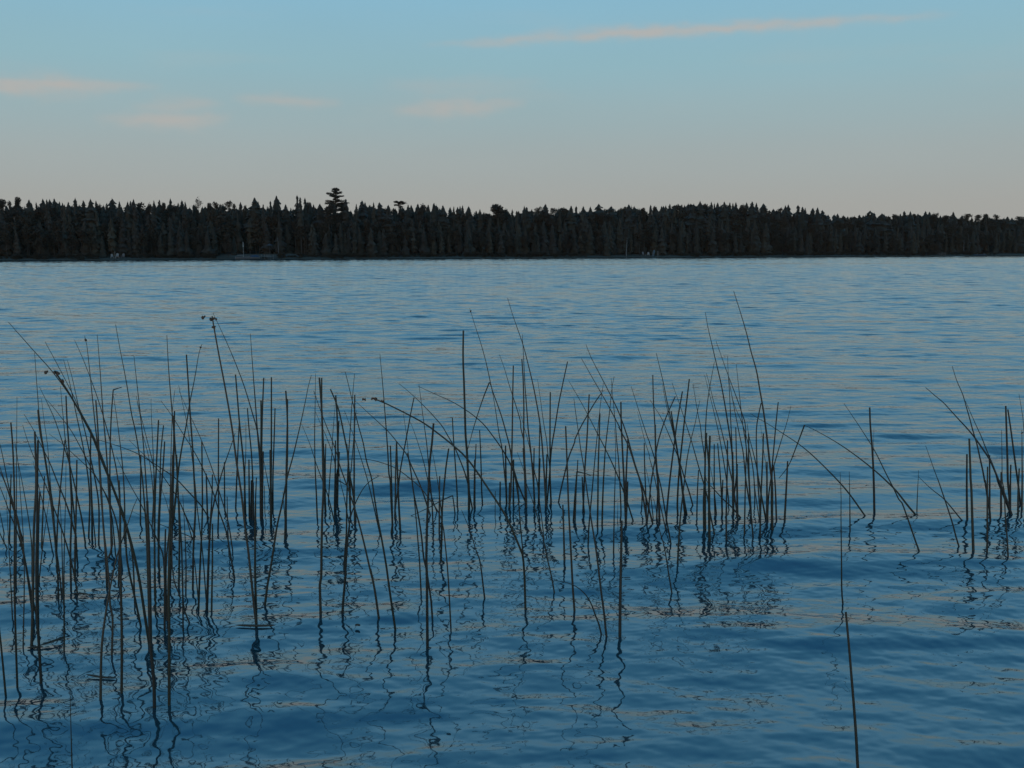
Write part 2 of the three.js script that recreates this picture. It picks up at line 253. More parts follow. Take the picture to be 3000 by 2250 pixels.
tree('spruce_tree','s','pointed dark spruce, seventh of its shape right of the first tall spruce spire',-106.8,-336.5,2.1,16.8,1.6);
tree('spruce_tree','s','pointed dark spruce, eighth of its shape right of the first tall spruce spire',-105.0,-334.6,1.9,16.4,1.1);
tree('leafy_tree','D','round bushy leafy tree with airy outline left of the giant pine',-101.5,-336.4,2.0,18.1,3.6);
tree('leafy_tree','b','rounded leafy treetop, first of its shape right of the round bushy leafy tree',-97.8,-336.4,1.9,16.4,1.1);
tree('leafy_tree','b','rounded leafy treetop, second of its shape right of the round bushy leafy tree',-95.4,-334.0,1.6,16.8,1.9);
tree('spruce_tree','n','thin spire-like spruce, first of its shape right of the round bushy leafy tree',-97.2,-346.3,2.7,15.5,1.0);
tree('leafy_tree','b','rounded leafy treetop, third of its shape right of the round bushy leafy tree',-94.3,-347.4,2.7,16.6,2.6);
tree('leafy_tree','b','rounded leafy treetop, fourth of its shape right of the round bushy leafy tree',-92.3,-345.3,2.4,16.0,1.3);
tree('spruce_tree','n','thin spire-like spruce, second of its shape right of the round bushy leafy tree',-89.6,-343.8,2.2,16.4,1.1);
tree('leafy_tree','b','rounded leafy treetop, fifth of its shape right of the round bushy leafy tree',-86.5,-337.9,1.6,15.9,1.3);
tree('spruce_tree','s','pointed dark spruce, first of its shape right of the round bushy leafy tree',-83.5,-337.4,1.5,18.2,2.1);
tree('spruce_tree','s','pointed dark spruce, second of its shape right of the round bushy leafy tree',-82.6,-338.8,1.6,16.9,1.4);
tree('spruce_tree','n','thin spire-like spruce, third of its shape right of the round bushy leafy tree',-80.1,-335.7,1.3,16.2,0.6);
tree('spruce_tree','n','thin spire-like spruce, fourth of its shape right of the round bushy leafy tree',-82.0,-347.6,2.3,15.2,0.9);
tree('pine_tree','o','ragged open-branched conifer, first of its shape right of the round bushy leafy tree',-79.2,-342.0,1.8,17.0,1.3);
tree('spruce_tree','N','tallest narrow spruce spire left of the giant pine',-78.1,-346.8,2.1,18.8,1.6);
tree('spruce_tree','s','pointed dark spruce, first of its shape right of the second tall spruce spire',-74.5,-343.4,1.8,16.0,1.7);
tree('spruce_tree','n','thin spire-like spruce, first of its shape right of the second tall spruce spire',-75.2,-353.5,2.6,14.6,0.8);
tree('pine_tree','o','ragged open-branched conifer, first of its shape right of the second tall spruce spire',-72.7,-352.4,2.5,18.7,1.6);
tree('spruce_tree','n','thin spire-like spruce, second of its shape right of the second tall spruce spire',-68.8,-338.5,1.2,18.7,0.7);
tree('spruce_tree','n','thin spire-like spruce, third of its shape right of the second tall spruce spire',-68.0,-342.6,1.5,18.4,0.6);
tree('leafy_tree','b','rounded leafy treetop, first of its shape right of the second tall spruce spire',-69.4,-354.7,2.6,16.7,2.0);
tree('spruce_tree','s','pointed dark spruce, second of its shape right of the second tall spruce spire',-67.2,-347.5,1.9,16.7,1.3);
tree('spruce_tree','s','pointed dark spruce, third of its shape right of the second tall spruce spire',-67.8,-356.5,2.7,15.7,1.2);
tree('spruce_tree','s','pointed dark spruce, fourth of its shape right of the second tall spruce spire',-64.0,-347.3,1.8,16.3,1.8);
tree('leafy_tree','b','rounded leafy treetop, second of its shape right of the second tall spruce spire',-59.8,-343.0,1.3,17.1,3.5);
tree('pine_tree','P','giant pine with layered flat branches towering over the forest',-59.1,-349.4,1.8,21.3,7.4);
tree('leafy_tree','b','rounded leafy treetop, first of its shape right of the giant pine',-58.0,-356.4,2.4,16.5,3.6);
tree('spruce_tree','n','thin spire-like spruce, first of its shape right of the giant pine',-55.6,-348.1,1.6,18.1,1.3);
tree('spruce_tree','s','pointed dark spruce, first of its shape right of the giant pine',-51.7,-346.1,1.3,16.7,0.9);
tree('spruce_tree','s','pointed dark spruce, second of its shape right of the giant pine',-50.7,-350.9,1.7,17.8,1.9);
tree('spruce_tree','s','pointed dark spruce, third of its shape right of the giant pine',-51.0,-362.2,2.6,16.8,1.5);
tree('spruce_tree','s','pointed dark spruce, fourth of its shape right of the giant pine',-49.1,-359.2,2.3,16.0,1.4);
tree('spruce_tree','n','thin spire-like spruce, second of its shape right of the giant pine',-46.3,-348.6,1.3,17.5,0.4);
tree('spruce_tree','e','stout cone-shaped conifer, first of its shape right of the giant pine',-44.8,-351.5,1.5,17.3,2.2);
tree('spruce_tree','s','pointed dark spruce, fifth of its shape right of the giant pine',-41.6,-350.0,1.3,16.5,1.6);
tree('pine_tree','U','flat umbrella-topped pine right of the giant pine',-40.0,-364.6,2.5,16.9,3.3);
tree('spruce_tree','n','thin spire-like spruce, first of its shape right of the umbrella-topped pine',-38.3,-363.7,2.4,15.4,1.2);
tree('spruce_tree','s','pointed dark spruce, first of its shape right of the umbrella-topped pine',-35.3,-353.6,1.4,16.7,1.6);
tree('spruce_tree','s','pointed dark spruce, second of its shape right of the umbrella-topped pine',-34.8,-360.7,2.0,16.3,1.6);
tree('spruce_tree','e','stout cone-shaped conifer, first of its shape right of the umbrella-topped pine',-32.5,-359.5,1.8,16.8,2.0);
tree('leafy_tree','b','rounded leafy treetop, first of its shape right of the umbrella-topped pine',-30.2,-355.7,1.5,17.1,2.6);
tree('spruce_tree','s','pointed dark spruce, third of its shape right of the umbrella-topped pine',-29.4,-365.7,2.3,16.3,1.3);
tree('spruce_tree','n','thin spire-like spruce, second of its shape right of the umbrella-topped pine',-26.6,-355.9,1.4,17.3,1.2);
tree('spruce_tree','e','stout cone-shaped conifer, second of its shape right of the umbrella-topped pine',-26.3,-365.2,2.1,16.4,2.0);
tree('spruce_tree','s','pointed dark spruce, fourth of its shape right of the umbrella-topped pine',-23.6,-356.7,1.3,16.6,2.1);
tree('spruce_tree','s','pointed dark spruce, fifth of its shape right of the umbrella-topped pine',-21.6,-362.9,1.8,15.8,1.3);
tree('spruce_tree','n','thin spire-like spruce, third of its shape right of the umbrella-topped pine',-20.1,-359.7,1.5,16.2,1.0);
tree('spruce_tree','n','thin spire-like spruce, fourth of its shape right of the umbrella-topped pine',-18.9,-361.1,1.6,15.9,1.1);
tree('spruce_tree','s','pointed dark spruce, sixth of its shape right of the umbrella-topped pine',-18.5,-373.9,2.6,15.9,1.2);
tree('spruce_tree','s','pointed dark spruce, seventh of its shape right of the umbrella-topped pine',-17.5,-371.3,2.4,16.2,1.2);
tree('spruce_tree','e','stout cone-shaped conifer, third of its shape right of the umbrella-topped pine',-15.0,-363.1,1.6,16.2,2.3);
tree('spruce_tree','n','thin spire-like spruce, fifth of its shape right of the umbrella-topped pine',-12.7,-374.4,2.5,14.4,1.0);
tree('spruce_tree','n','thin spire-like spruce, sixth of its shape right of the umbrella-topped pine',-11.0,-362.9,1.5,15.3,1.2);
tree('leafy_tree','B','broad dark dome-shaped tree beside the skyline notch',-5.2,-366.5,1.6,17.3,5.3);
tree('leafy_tree','b','rounded leafy treetop, first of its shape right of the dome-shaped tree',-1.9,-377.7,2.5,15.3,2.0);
tree('spruce_tree','n','thin spire-like spruce, first of its shape right of the dome-shaped tree',0.3,-374.7,2.1,15.3,1.0);
tree('spruce_tree','n','thin spire-like spruce, second of its shape right of the dome-shaped tree',1.6,-365.4,1.3,15.1,0.7);
tree('spruce_tree','n','thin spire-like spruce, third of its shape right of the dome-shaped tree',2.9,-381.8,2.7,14.3,0.8);
tree('spruce_tree','s','pointed dark spruce, first of its shape right of the dome-shaped tree',4.4,-368.4,1.5,16.7,1.3);
tree('spruce_tree','e','stout cone-shaped conifer, first of its shape right of the dome-shaped tree',5.4,-369.6,1.6,16.2,1.8);
tree('spruce_tree','n','thin spire-like spruce, fourth of its shape right of the dome-shaped tree',7.4,-379.6,2.3,15.2,1.0);
tree('leafy_tree','b','rounded leafy treetop, second of its shape right of the dome-shaped tree',10.0,-372.5,1.7,16.4,3.0);
tree('spruce_tree','s','sharp spruce tip rising to the right of the dome-shaped tree',12.2,-372.7,1.6,17.4,1.9);
tree('leafy_tree','b','rounded leafy treetop, first of its shape right of the sharp spruce tip beside the dome',14.9,-369.6,1.3,16.3,2.7);
tree('spruce_tree','n','thin spire-like spruce, first of its shape right of the sharp spruce tip beside the dome',17.2,-370.7,1.3,15.8,0.9);
tree('leafy_tree','b','rounded leafy treetop, second of its shape right of the sharp spruce tip beside the dome',20.1,-380.7,2.1,15.7,1.7);
tree('spruce_tree','s','pointed dark spruce, first of its shape right of the sharp spruce tip beside the dome',21.5,-375.0,1.5,17.0,1.7);
tree('pine_tree','o','ragged open-branched conifer, first of its shape right of the sharp spruce tip beside the dome',23.6,-382.2,2.1,16.5,1.4);
tree('spruce_tree','s','pointed dark spruce, second of its shape right of the sharp spruce tip beside the dome',26.3,-379.1,1.7,16.8,1.7);
tree('spruce_tree','s','pointed dark spruce, third of its shape right of the sharp spruce tip beside the dome',29.0,-381.5,1.9,16.5,1.9);
tree('spruce_tree','s','pyramid-shaped spruce standing above the small pale shed',33.0,-392.0,2.6,17.3,2.8);
tree('spruce_tree','s','pointed dark spruce, first of its shape right of the pyramid spruce above the pale shed',34.4,-384.0,1.9,15.9,1.4);
tree('spruce_tree','s','pointed dark spruce, second of its shape right of the pyramid spruce above the pale shed',37.1,-386.5,2.0,16.8,2.5);
tree('leafy_tree','b','rounded leafy treetop, first of its shape right of the pyramid spruce above the pale shed',40.4,-393.0,2.5,15.5,2.1);
tree('spruce_tree','n','thin spire-like spruce, first of its shape right of the pyramid spruce above the pale shed',40.9,-380.8,1.4,15.7,0.9);
tree('spruce_tree','e','stout cone-shaped conifer, first of its shape right of the pyramid spruce above the pale shed',43.1,-381.1,1.4,17.8,3.1);
tree('spruce_tree','s','pointed dark spruce, third of its shape right of the pyramid spruce above the pale shed',46.9,-396.1,2.5,16.7,1.8);
tree('spruce_tree','n','thin spire-like spruce, second of its shape right of the pyramid spruce above the pale shed',48.7,-395.1,2.4,16.0,0.9);
tree('leafy_tree','b','rounded leafy treetop, second of its shape right of the pyramid spruce above the pale shed',48.7,-384.8,1.5,16.8,1.8);
tree('spruce_tree','n','thin spire-like spruce, third of its shape right of the pyramid spruce above the pale shed',51.5,-384.7,1.5,17.7,1.4);
tree('leafy_tree','b','rounded leafy treetop, third of its shape right of the pyramid spruce above the pale shed',54.7,-395.8,2.3,17.1,2.2);
tree('spruce_tree','s','pointed dark spruce, fourth of its shape right of the pyramid spruce above the pale shed',58.1,-400.6,2.6,16.8,1.5);
tree('spruce_tree','s','pointed dark spruce, fifth of its shape right of the pyramid spruce above the pale shed',57.5,-387.0,1.5,17.6,1.3);
tree('spruce_tree','s','pointed dark spruce, sixth of its shape right of the pyramid spruce above the pale shed',61.3,-402.0,2.6,17.7,1.6);
tree('leafy_tree','b','rounded leafy treetop, fourth of its shape right of the pyramid spruce above the pale shed',64.2,-401.8,2.5,17.4,2.2);
tree('spruce_tree','s','pointed dark spruce, seventh of its shape right of the pyramid spruce above the pale shed',65.1,-397.1,2.1,17.8,1.2);
tree('spruce_tree','e','stout cone-shaped conifer, second of its shape right of the pyramid spruce above the pale shed',67.1,-394.5,1.8,18.3,2.2);
tree('spruce_tree','s','pointed dark spruce, eighth of its shape right of the pyramid spruce above the pale shed',68.5,-389.2,1.3,18.4,2.1);
tree('spruce_tree','s','highest spruce crowning the wooded hilltop',70.6,-388.8,1.2,19.5,2.1);
tree('leafy_tree','b','rounded leafy treetop, first of its shape right of the highest hilltop spruce',76.1,-407.4,2.6,18.2,2.6);
tree('spruce_tree','s','pointed dark spruce, first of its shape right of the highest hilltop spruce',76.0,-394.4,1.5,19.1,1.7);
tree('spruce_tree','s','pointed dark spruce, second of its shape right of the highest hilltop spruce',80.6,-404.4,2.2,18.7,1.9);
tree('spruce_tree','s','pointed dark spruce, third of its shape right of the highest hilltop spruce',81.4,-396.6,1.6,19.2,1.8);
tree('spruce_tree','s','pointed dark spruce, fourth of its shape right of the highest hilltop spruce',85.6,-408.3,2.4,18.7,1.4);
tree('spruce_tree','s','pointed dark spruce, fifth of its shape right of the highest hilltop spruce',86.2,-404.5,2.1,18.6,1.3);
tree('spruce_tree','s','pointed dark spruce, sixth of its shape right of the highest hilltop spruce',86.3,-399.0,1.6,19.1,1.6);
tree('leafy_tree','b','rounded leafy treetop, second of its shape right of the highest hilltop spruce',88.5,-397.7,1.4,18.8,2.2);
tree('spruce_tree','n','thin spire-like spruce, first of its shape right of the highest hilltop spruce',92.7,-409.0,2.3,18.9,1.5);
tree('spruce_tree','s','pointed dark spruce, seventh of its shape right of the highest hilltop spruce',92.1,-397.0,1.3,19.6,2.1);
tree('spruce_tree','s','pointed dark spruce, eighth of its shape right of the highest hilltop spruce',94.6,-400.8,1.5,19.1,1.5);
tree('spruce_tree','E','large wide cone-shaped conifer at the end of the wooded hilltop',98.1,-403.2,1.6,18.7,4.9);
tree('spruce_tree','s','pointed dark spruce, first of its shape right of the wide hill-end cone',105.1,-415.8,2.5,16.4,1.7);
tree('leafy_tree','b','rounded leafy treetop, first of its shape right of the wide hill-end cone',106.9,-412.1,2.1,17.1,2.7);
tree('spruce_tree','n','thin spire-like spruce, first of its shape right of the wide hill-end cone',107.2,-406.2,1.6,18.2,1.5);
tree('spruce_tree','s','pointed dark spruce, second of its shape right of the wide hill-end cone',112.0,-419.4,2.6,18.1,2.0);
tree('pine_tree','o','ragged open-branched conifer, first of its shape right of the wide hill-end cone',112.5,-406.7,1.5,18.3,2.1);
tree('spruce_tree','n','thin spire-like spruce, second of its shape right of the wide hill-end cone',113.2,-403.6,1.2,17.9,1.4);
tree('spruce_tree','n','thin spire-like spruce, third of its shape right of the wide hill-end cone',115.9,-409.1,1.6,17.3,1.4);
tree('spruce_tree','s','pointed dark spruce, third of its shape right of the wide hill-end cone',119.9,-413.7,1.8,17.3,2.3);
tree('spruce_tree','e','stout cone-shaped conifer, first of its shape right of the wide hill-end cone',120.0,-406.8,1.3,17.7,2.1);
tree('spruce_tree','s','pointed dark spruce, fourth of its shape right of the wide hill-end cone',122.9,-409.9,1.4,16.6,3.1);
tree('spruce_tree','s','pointed dark spruce, fifth of its shape right of the wide hill-end cone',126.5,-414.7,1.7,14.8,2.0);
tree('spruce_tree','n','thin spire-like spruce, fourth of its shape right of the wide hill-end cone',130.7,-419.8,2.0,14.5,1.2);
tree('spruce_tree','s','pointed dark spruce, sixth of its shape right of the wide hill-end cone',129.6,-411.5,1.4,15.3,2.2);
tree('leafy_tree','b','rounded leafy treetop, second of its shape right of the wide hill-end cone',133.8,-417.2,1.7,14.3,1.7);
tree('spruce_tree','s','pointed dark spruce, seventh of its shape right of the wide hill-end cone',138.7,-428.4,2.5,13.7,1.8);
tree('leafy_tree','b','rounded leafy treetop, third of its shape right of the wide hill-end cone',141.3,-431.0,2.7,12.9,2.5);
tree('spruce_tree','n','thin spire-like spruce, fifth of its shape right of the wide hill-end cone',142.8,-425.7,2.2,14.5,1.8);
tree('spruce_tree','n','thin spire-like spruce, sixth of its shape right of the wide hill-end cone',145.0,-427.1,2.2,14.3,1.6);
tree('pine_tree','o','feathery open-topped conifer on the right skyline',147.3,-426.0,2.1,16.3,3.1);
tree('spruce_tree','s','pointed dark spruce, first of its shape right of the feathery-topped conifer',145.9,-417.5,1.4,15.9,2.0);
tree('spruce_tree','s','pointed dark spruce, second of its shape right of the feathery-topped conifer',148.5,-416.5,1.2,15.7,2.4);
tree('leafy_tree','b','rounded leafy treetop, first of its shape right of the feathery-topped conifer',151.4,-417.2,1.2,14.8,2.0);
tree('leafy_tree','b','rounded leafy treetop, second of its shape right of the feathery-topped conifer',161.3,-436.8,2.6,14.9,3.4);
tree('spruce_tree','n','thin spire-like spruce, first of its shape right of the feathery-topped conifer',162.6,-433.5,2.2,15.2,1.3);
tree('spruce_tree','n','thin spire-like spruce, second of its shape right of the feathery-topped conifer',166.4,-439.6,2.6,16.2,1.9);
tree('spruce_tree','s','pointed dark spruce, third of its shape right of the feathery-topped conifer',161.7,-421.0,1.2,16.7,2.0);
tree('spruce_tree','n','thin spire-like spruce, third of its shape right of the feathery-topped conifer',170.6,-435.2,2.1,15.4,1.9);
tree('spruce_tree','s','pointed dark spruce, fourth of its shape right of the feathery-topped conifer',173.2,-433.4,1.9,16.5,2.4);
tree('spruce_tree','s','pointed dark spruce, fifth of its shape right of the feathery-topped conifer',177.1,-439.3,2.3,16.1,1.9);
tree('leafy_tree','b','rounded leafy treetop, third of its shape right of the feathery-topped conifer',175.7,-431.3,1.6,16.1,2.1);
tree('leafy_tree','b','rounded leafy treetop, fourth of its shape right of the feathery-topped conifer',183.2,-446.2,2.7,15.6,2.2);
tree('leafy_tree','b','rounded leafy treetop, fifth of its shape right of the feathery-topped conifer',179.7,-428.3,1.3,15.4,3.4);
tree('spruce_tree','s','pointed dark spruce, sixth of its shape right of the feathery-topped conifer',187.3,-439.6,2.0,16.3,1.9);
tree('spruce_tree','s','pointed dark spruce, seventh of its shape right of the feathery-topped conifer',193.5,-445.2,2.3,14.9,1.9);
tree('leafy_tree','b','rounded leafy treetop, sixth of its shape right of the feathery-topped conifer',197.4,-449.5,2.5,15.6,4.0);
tree('leafy_tree','b','rounded leafy treetop, seventh of its shape right of the feathery-topped conifer',202.1,-448.3,2.3,15.4,3.6);
tree('leafy_tree','b','rounded leafy treetop, eighth of its shape right of the feathery-topped conifer',205.2,-448.8,2.2,15.8,2.9);
tree('leafy_tree','b','rounded leafy treetop, ninth of its shape right of the feathery-topped conifer',211.4,-452.6,2.4,15.4,3.6);
tree('spruce_tree','n','thin spire-like spruce, fourth of its shape right of the feathery-topped conifer',217.0,-456.8,2.6,13.6,1.2);
tree('spruce_tree','s','pointed dark spruce, eighth of its shape right of the feathery-topped conifer',213.1,-445.2,1.7,14.8,2.2);
tree('spruce_tree','s','pointed dark spruce, ninth of its shape right of the feathery-topped conifer',219.1,-453.4,2.2,14.0,2.3);
tree('leafy_tree','b','rounded leafy treetop, tenth of its shape right of the feathery-topped conifer',225.8,-459.7,2.5,14.8,4.2);
tree('leafy_tree','b','rounded leafy treetop, eleventh of its shape right of the feathery-topped conifer',228.0,-459.9,2.5,14.0,2.8);

// the rest of the wood behind and below the skyline trees reads as one dark mass
{
  const prof = [[-200, 16.5], [-1, 16.8], [59, 17.2], [93, 16.6], [128, 16.9], [147, 16.3], [156, 15.5], [180, 16.9], [222, 18.3], [236, 19.4], [259, 19.8], [273, 18.1], [299, 17.2], [316, 15.6], [333, 16.6], [360, 16.8], [376, 15.1], [387, 15.9], [406, 15.6], [640, 16.5]];
  const top = s => { for (let k = 1; k < prof.length; k++) if (s <= prof[k][0]) return lerp(prof[k - 1][1], prof[k][1], (s - prof[k - 1][0]) / (prof[k][0] - prof[k - 1][0])); return 16; };
  const wood = new THREE.Group(); wood.name = 'forest'; scene.add(wood); tag(wood, 'dark mixed wood of conifers and leafy trees along the far shore', 'forest', null, 'stuff');
  const kinds = ['s', 'e', 'b', 's', 'b', 'o', 'e', 'b', 'n', 'o', 'b', 's'], lists = kinds.map(() => []), trunks = [];
  const rows = [[4.2, .5, 2.8], [6.8, .68, 2.8], [10, .8, 2.8], [15, .89, 2.7], [21, .95, 2.5], [28, .985, 2.4], [36, .99, 2.4]];
  for (const [d, f, step] of rows) for (let s = -150; s < 560; s += step * rr(.7, 1.3)) {
    const dd = d + rr(-2, 2.2), [x, z] = shore(s, dd), y = bank(dd); if (d < 8 && s > 62 && s < 92 && rnd() < .8) continue;
    const tip = lerp(1.5, top(s) + 1.3 + (fbm(s * .12, d * .1, 2) - .5) * 1.6, f * rr(d < 12 ? .72 : .88, 1.0)), h = tip - y, k = Math.floor(rnd() * kinds.length), wide = kinds[k] === 'b' ? rr(.42, .6) : kinds[k] === 'e' ? rr(.36, .5) : rr(.28, .42), deep = kinds[k] === 'b' ? rr(.75, .9) : .94;
    const m = new THREE.Matrix4().compose(new THREE.Vector3(x, y + h * (1 - deep), z), new THREE.Quaternion().setFromEuler(new THREE.Euler(0, rnd() * 6.28, rr(-.03, .03))), new THREE.Vector3(h * wide, h * deep, h * wide));
    lists[k].push([m, rr(.75, 1.25)]); if (d < 12) trunks.push(new THREE.Matrix4().compose(new THREE.Vector3(x, y, z), new THREE.Quaternion(), new THREE.Vector3(h * 1.1, h * .9, h * 1.1)));
  }
  const c = new THREE.Color();
  kinds.forEach((k, n) => { const im = new THREE.InstancedMesh(CROWNS[k][(n * 5 + 1) % 6], LEAF[n % 4], lists[n].length); im.name = 'crowns'; im.userData.kind = 'stuff'; lists[n].forEach(([m, t], i) => { im.setMatrixAt(i, m); im.setColorAt(i, c.setRGB(t, t, t * rr(.9, 1.05))); }); im.castShadow = im.receiveShadow = true; wood.add(im); });
  const im = new THREE.InstancedMesh(TRUNK, BARK, trunks.length); im.name = 'trunks'; im.userData.kind = 'stuff'; trunks.forEach((m, i) => im.setMatrixAt(i, m)); im.castShadow = true; wood.add(im);
  // low brush along the waterline
  const bs = []; for (let s = -140; s < 540; s += rr(.5, 1.5)) { if ((s > 62 && s < 80) || (s > 28 && s < 37) || (s > 188 && s < 225) || (s > 372 && s < 396)) continue; const [x, z] = shore(s, rr(.2, 2.4)), h = rr(.7, 2.2); bs.push(new THREE.Matrix4().compose(new THREE.Vector3(x, .2 - h * .35, z), new THREE.Quaternion().setFromEuler(new THREE.Euler(0, rnd() * 6.28, 0)), new THREE.Vector3(h * 1.5, h * 1.3, h * 1.5))); }
  const ib = new THREE.InstancedMesh(CROWNS.b[1], LEAF[1], bs.length); bs.forEach((m, i) => ib.setMatrixAt(i, m)); ib.name = 'shore_brush'; tag(ib, 'low dark brush along the far waterline', 'brush', null, 'stuff'); scene.add(ib);
}

// ---------------------------------------------------------------- small things along the far shore
const PALE = std(.36, .32, .28, { map: GRAIN }), WHITE = std(.42, .38, .34), GREY = std(.2, .18, .165, { map: GRAIN }), BLUE = std(.02, .045, .08), TIMBER = std(.28, .245, .21, { map: GRAIN }), ROOF = std(.05, .05, .05), BIRCH = std(.22, .2, .18, { map: MOTTLE });
const face = Math.atan2(-SN[0], -SN[1]);                                        // turned to the lake
function put(name, s, d, label, category, group, turn = 0) { const [x, z] = shore(s, d); return tag(thing(name, x, bank(d), z, face + turn), label, category, group); }
function lawnChair(s, d, label, turn, k = 1, mat = PALE) {
  const g = put('lawn_chair', s, d, label, 'chair', 'pale chairs set out on the far shore', turn); g.scale.setScalar(k);
  mesh('seat', mergeGeometries([-.2, -.07, .06, .19].map((z, i) => bx(.56, .03, .115, 0, .36 + z * .22, z))), mat, g);
  for (let i = 0; i < 5; i++) mesh('back_slat', bx(.1, .9 - Math.abs(i - 2) * .07, .025, (i - 2) * .112, .74 - Math.abs(i - 2) * .03, -.36, -.3), mat, g);
  for (const q of [-1, 1]) { mesh('armrest', bx(.14, .03, .72, q * .35, .6, 0), mat, g); mesh('leg', bx(.05, .6, .1, q * .33, .3, .3), mat, g); mesh('leg', bx(.05, .42, .1, q * .33, .2, -.3, .25), mat, g); }
}
const sOf = (x, z) => (x - SA[0]) * SL[0] + (z - SA[1]) * SL[1];
lawnChair(sOf(-119.9, -309.6), .8, 'leftmost pale lawn chair at the water edge of the left shore', .2, 1.15);
lawnChair(sOf(-118.5, -310), .9, 'palest lawn chair, middle of the three on the left shore', -.1, 1.35);
lawnChair(sOf(-117, -310.6), .8, 'greyish lawn chair, rightmost of the three on the left shore', -.35, 1.3, GREY);
{ const g = put('mooring_post', sOf(-119.1, -309.9), .3, 'thin pale post standing between the lawn chairs on the left shore', 'post'); mesh('post', cyl(.06, .05, 2.1, 0, .9, 0), PALE, g); mesh('cap', cyl(.08, .03, .1, 0, 1.98, 0), WHITE, g); }
function hull(L, B, Hh) { const pos = [], idx = [], n = 14; for (let i = 0; i <= n; i++) { const t = i / n, w = B / 2 * Math.pow(Math.sin(Math.PI * Math.min(1, .12 + t * .88)), .6) * (t > .98 ? .1 : 1), x = (t - .5) * L, sh = Hh * (1 + .35 * Math.pow(Math.abs(t - .4) * 1.6, 2)); for (let j = 0; j <= 6; j++) { const a = (j / 6 - .5) * Math.PI; pos.push(x, sh * (1 - Math.pow(Math.cos(a), .7)) - .12, w * Math.sin(a)); } } for (let i = 0; i < n; i++) for (let j = 0; j < 6; j++) { const a = i * 7 + j; idx.push(a, a + 1, a + 7, a + 7, a + 1, a + 8); } return geoFrom(pos, idx); }
const HULL = std(.13, .12, .115, { side: THREE.DoubleSide, roughness: .5 }), HULLB = std(.035, .06, .09, { side: THREE.DoubleSide, roughness: .6 });
{ const g = put('sailboat', sOf(-84.1, -322.4), -1.6, 'small moored sailing boat with a bare pale mast on the left shore', 'boat', null, .15); g.position.y = .02; mesh('hull', hull(4.6, 1.5, .75), HULL, g); mesh('deck', bx(3.6, .06, 1.0, -.1, .52, 0), PALE, g); mesh('mast', cyl(.05, .035, 4.9, .3, 2.9, 0), WHITE, g); mesh('furled_sail', cyl(.14, .07, 1.5, .3, 4.5, 0), WHITE, g); mesh('boom', cyl(.035, .035, 2.0, -.7, 1.05, 0, 0, 0, 1.57), WHITE, g); }
{ const g = put('covered_motorboat', sOf(-80.6, -323.7), -1.2, 'motorboat under a dark blue cover beside the sailing boat', 'boat', null, .1); g.position.y = .05; mesh('hull', hull(3.4, 1.5, .7), HULL, g); mesh('cover', at(new THREE.SphereGeometry(1, 14, 8, 0, 6.2832, 0, 1.5708).scale(1.55, .62, .72), 0, .58, 0), BLUE, g); mesh('outboard_motor', bx(.22, .55, .3, -1.75, .6, 0), GREY, g); }
function dock(s0, n, len, label, turn = 0) { const g = put('dock', s0, .4, label, 'dock', 'timber docks on the far shore', turn); for (let i = 0; i < n; i++) mesh('plank', bx(.19, .05, len, (i - (n - 1) / 2) * .205, .42, len / 2 - .6), TIMBER, g); for (let q = 0; q < 3; q++) for (const e of [-1, 1]) mesh('post', cyl(.06, .055, 1.5, e * (n * .1 + .08), .25, .2 + q * (len - 1) / 2), TIMBER, g); }
dock(sOf(-77.8, -324.6), 9, 4.5, 'timber dock to the right of the blue covered motorboat', .5);
dock(sOf(172.8, -413.9), 8, 4, 'low grey dock near the right end of the far shore', -.3);
{ const g = put('patio_umbrella', sOf(-75.4, -325.5), 6, 'faint grey open umbrella on a pole above the left shore', 'umbrella'); g.position.y += .6; mesh('pole', cyl(.04, .035, 3.3, 0, 1.6, 0), GREY, g); mesh('canopy', at(new THREE.ConeGeometry(1.25, .55, 8, 1, true), 0, 3.1, 0), std(.075, .068, .065, { side: THREE.DoubleSide }), g); mesh('finial', cyl(.03, .01, .16, 0, 3.44, 0), GREY, g); }
{ const g = put('bare_tree', sOf(-73, -326.4), 5.5, 'bare grey tree trunk standing on the grassy bank of the left shore', 'tree'); mesh('trunk', tube([new THREE.Vector3(0, -.2, 0), new THREE.Vector3(.08, 2.5, 0), new THREE.Vector3(0, 6, .1)], t => .16 - t * .08, 8, 7), std(.13, .12, .11, { map: GRAIN }), g); mesh('branch', tube([new THREE.Vector3(.05, 4, 0), new THREE.Vector3(.9, 5.2, .2)], t => .06 - t * .04, 4, 5), BARK, g); }
{ // mown slope beside the docks, open to the sky
  const pos = [], idx = [], uvs = [], S = []; for (let s = 60; s <= 92; s += 1) S.push(s); const D = [.4, 1.5, 3, 5, 7.5];
  for (const d of D) for (const s of S) { const [x, z] = shore(s, d), e = sstep(60, 66, s) * (1 - sstep(86, 92, s)); uvs.push(s * .4, d * .4); pos.push(x, bank(d) + .05 + .07 * d * e + (fbm(s * .8, d, 2) - .5) * .15, z); }
  for (let j = 0; j < D.length - 1; j++) for (let i = 0; i < S.length - 1; i++) { const a = j * S.length + i, b = a + S.length; idx.push(a, a + 1, b, b, a + 1, b + 1); }
  mesh('grass_bank', geoFrom(pos, idx, uvs), std(.12, .092, .062, { map: MOTTLE })).userData.kind = 'structure';
}
{ const g = put('shed', sOf(30.1, -363.1), 6, 'small pale shed with a dark roof at the edge of the wood', 'shed', null, .15); g.position.y += .2; mesh('wall', bx(1.5, 1.75, 1.3, 0, .87, 0), std(.55, .53, .48, { map: GRAIN }), g); mesh('door', bx(.62, 1.4, .05, .25, .72, .665), std(.2, .2, .19), g); for (const q of [-1, 1]) mesh('roof', bx(1.0, .06, 1.5, q * .44, 1.95, 0, 0, 0, -q * .5), ROOF, g); }
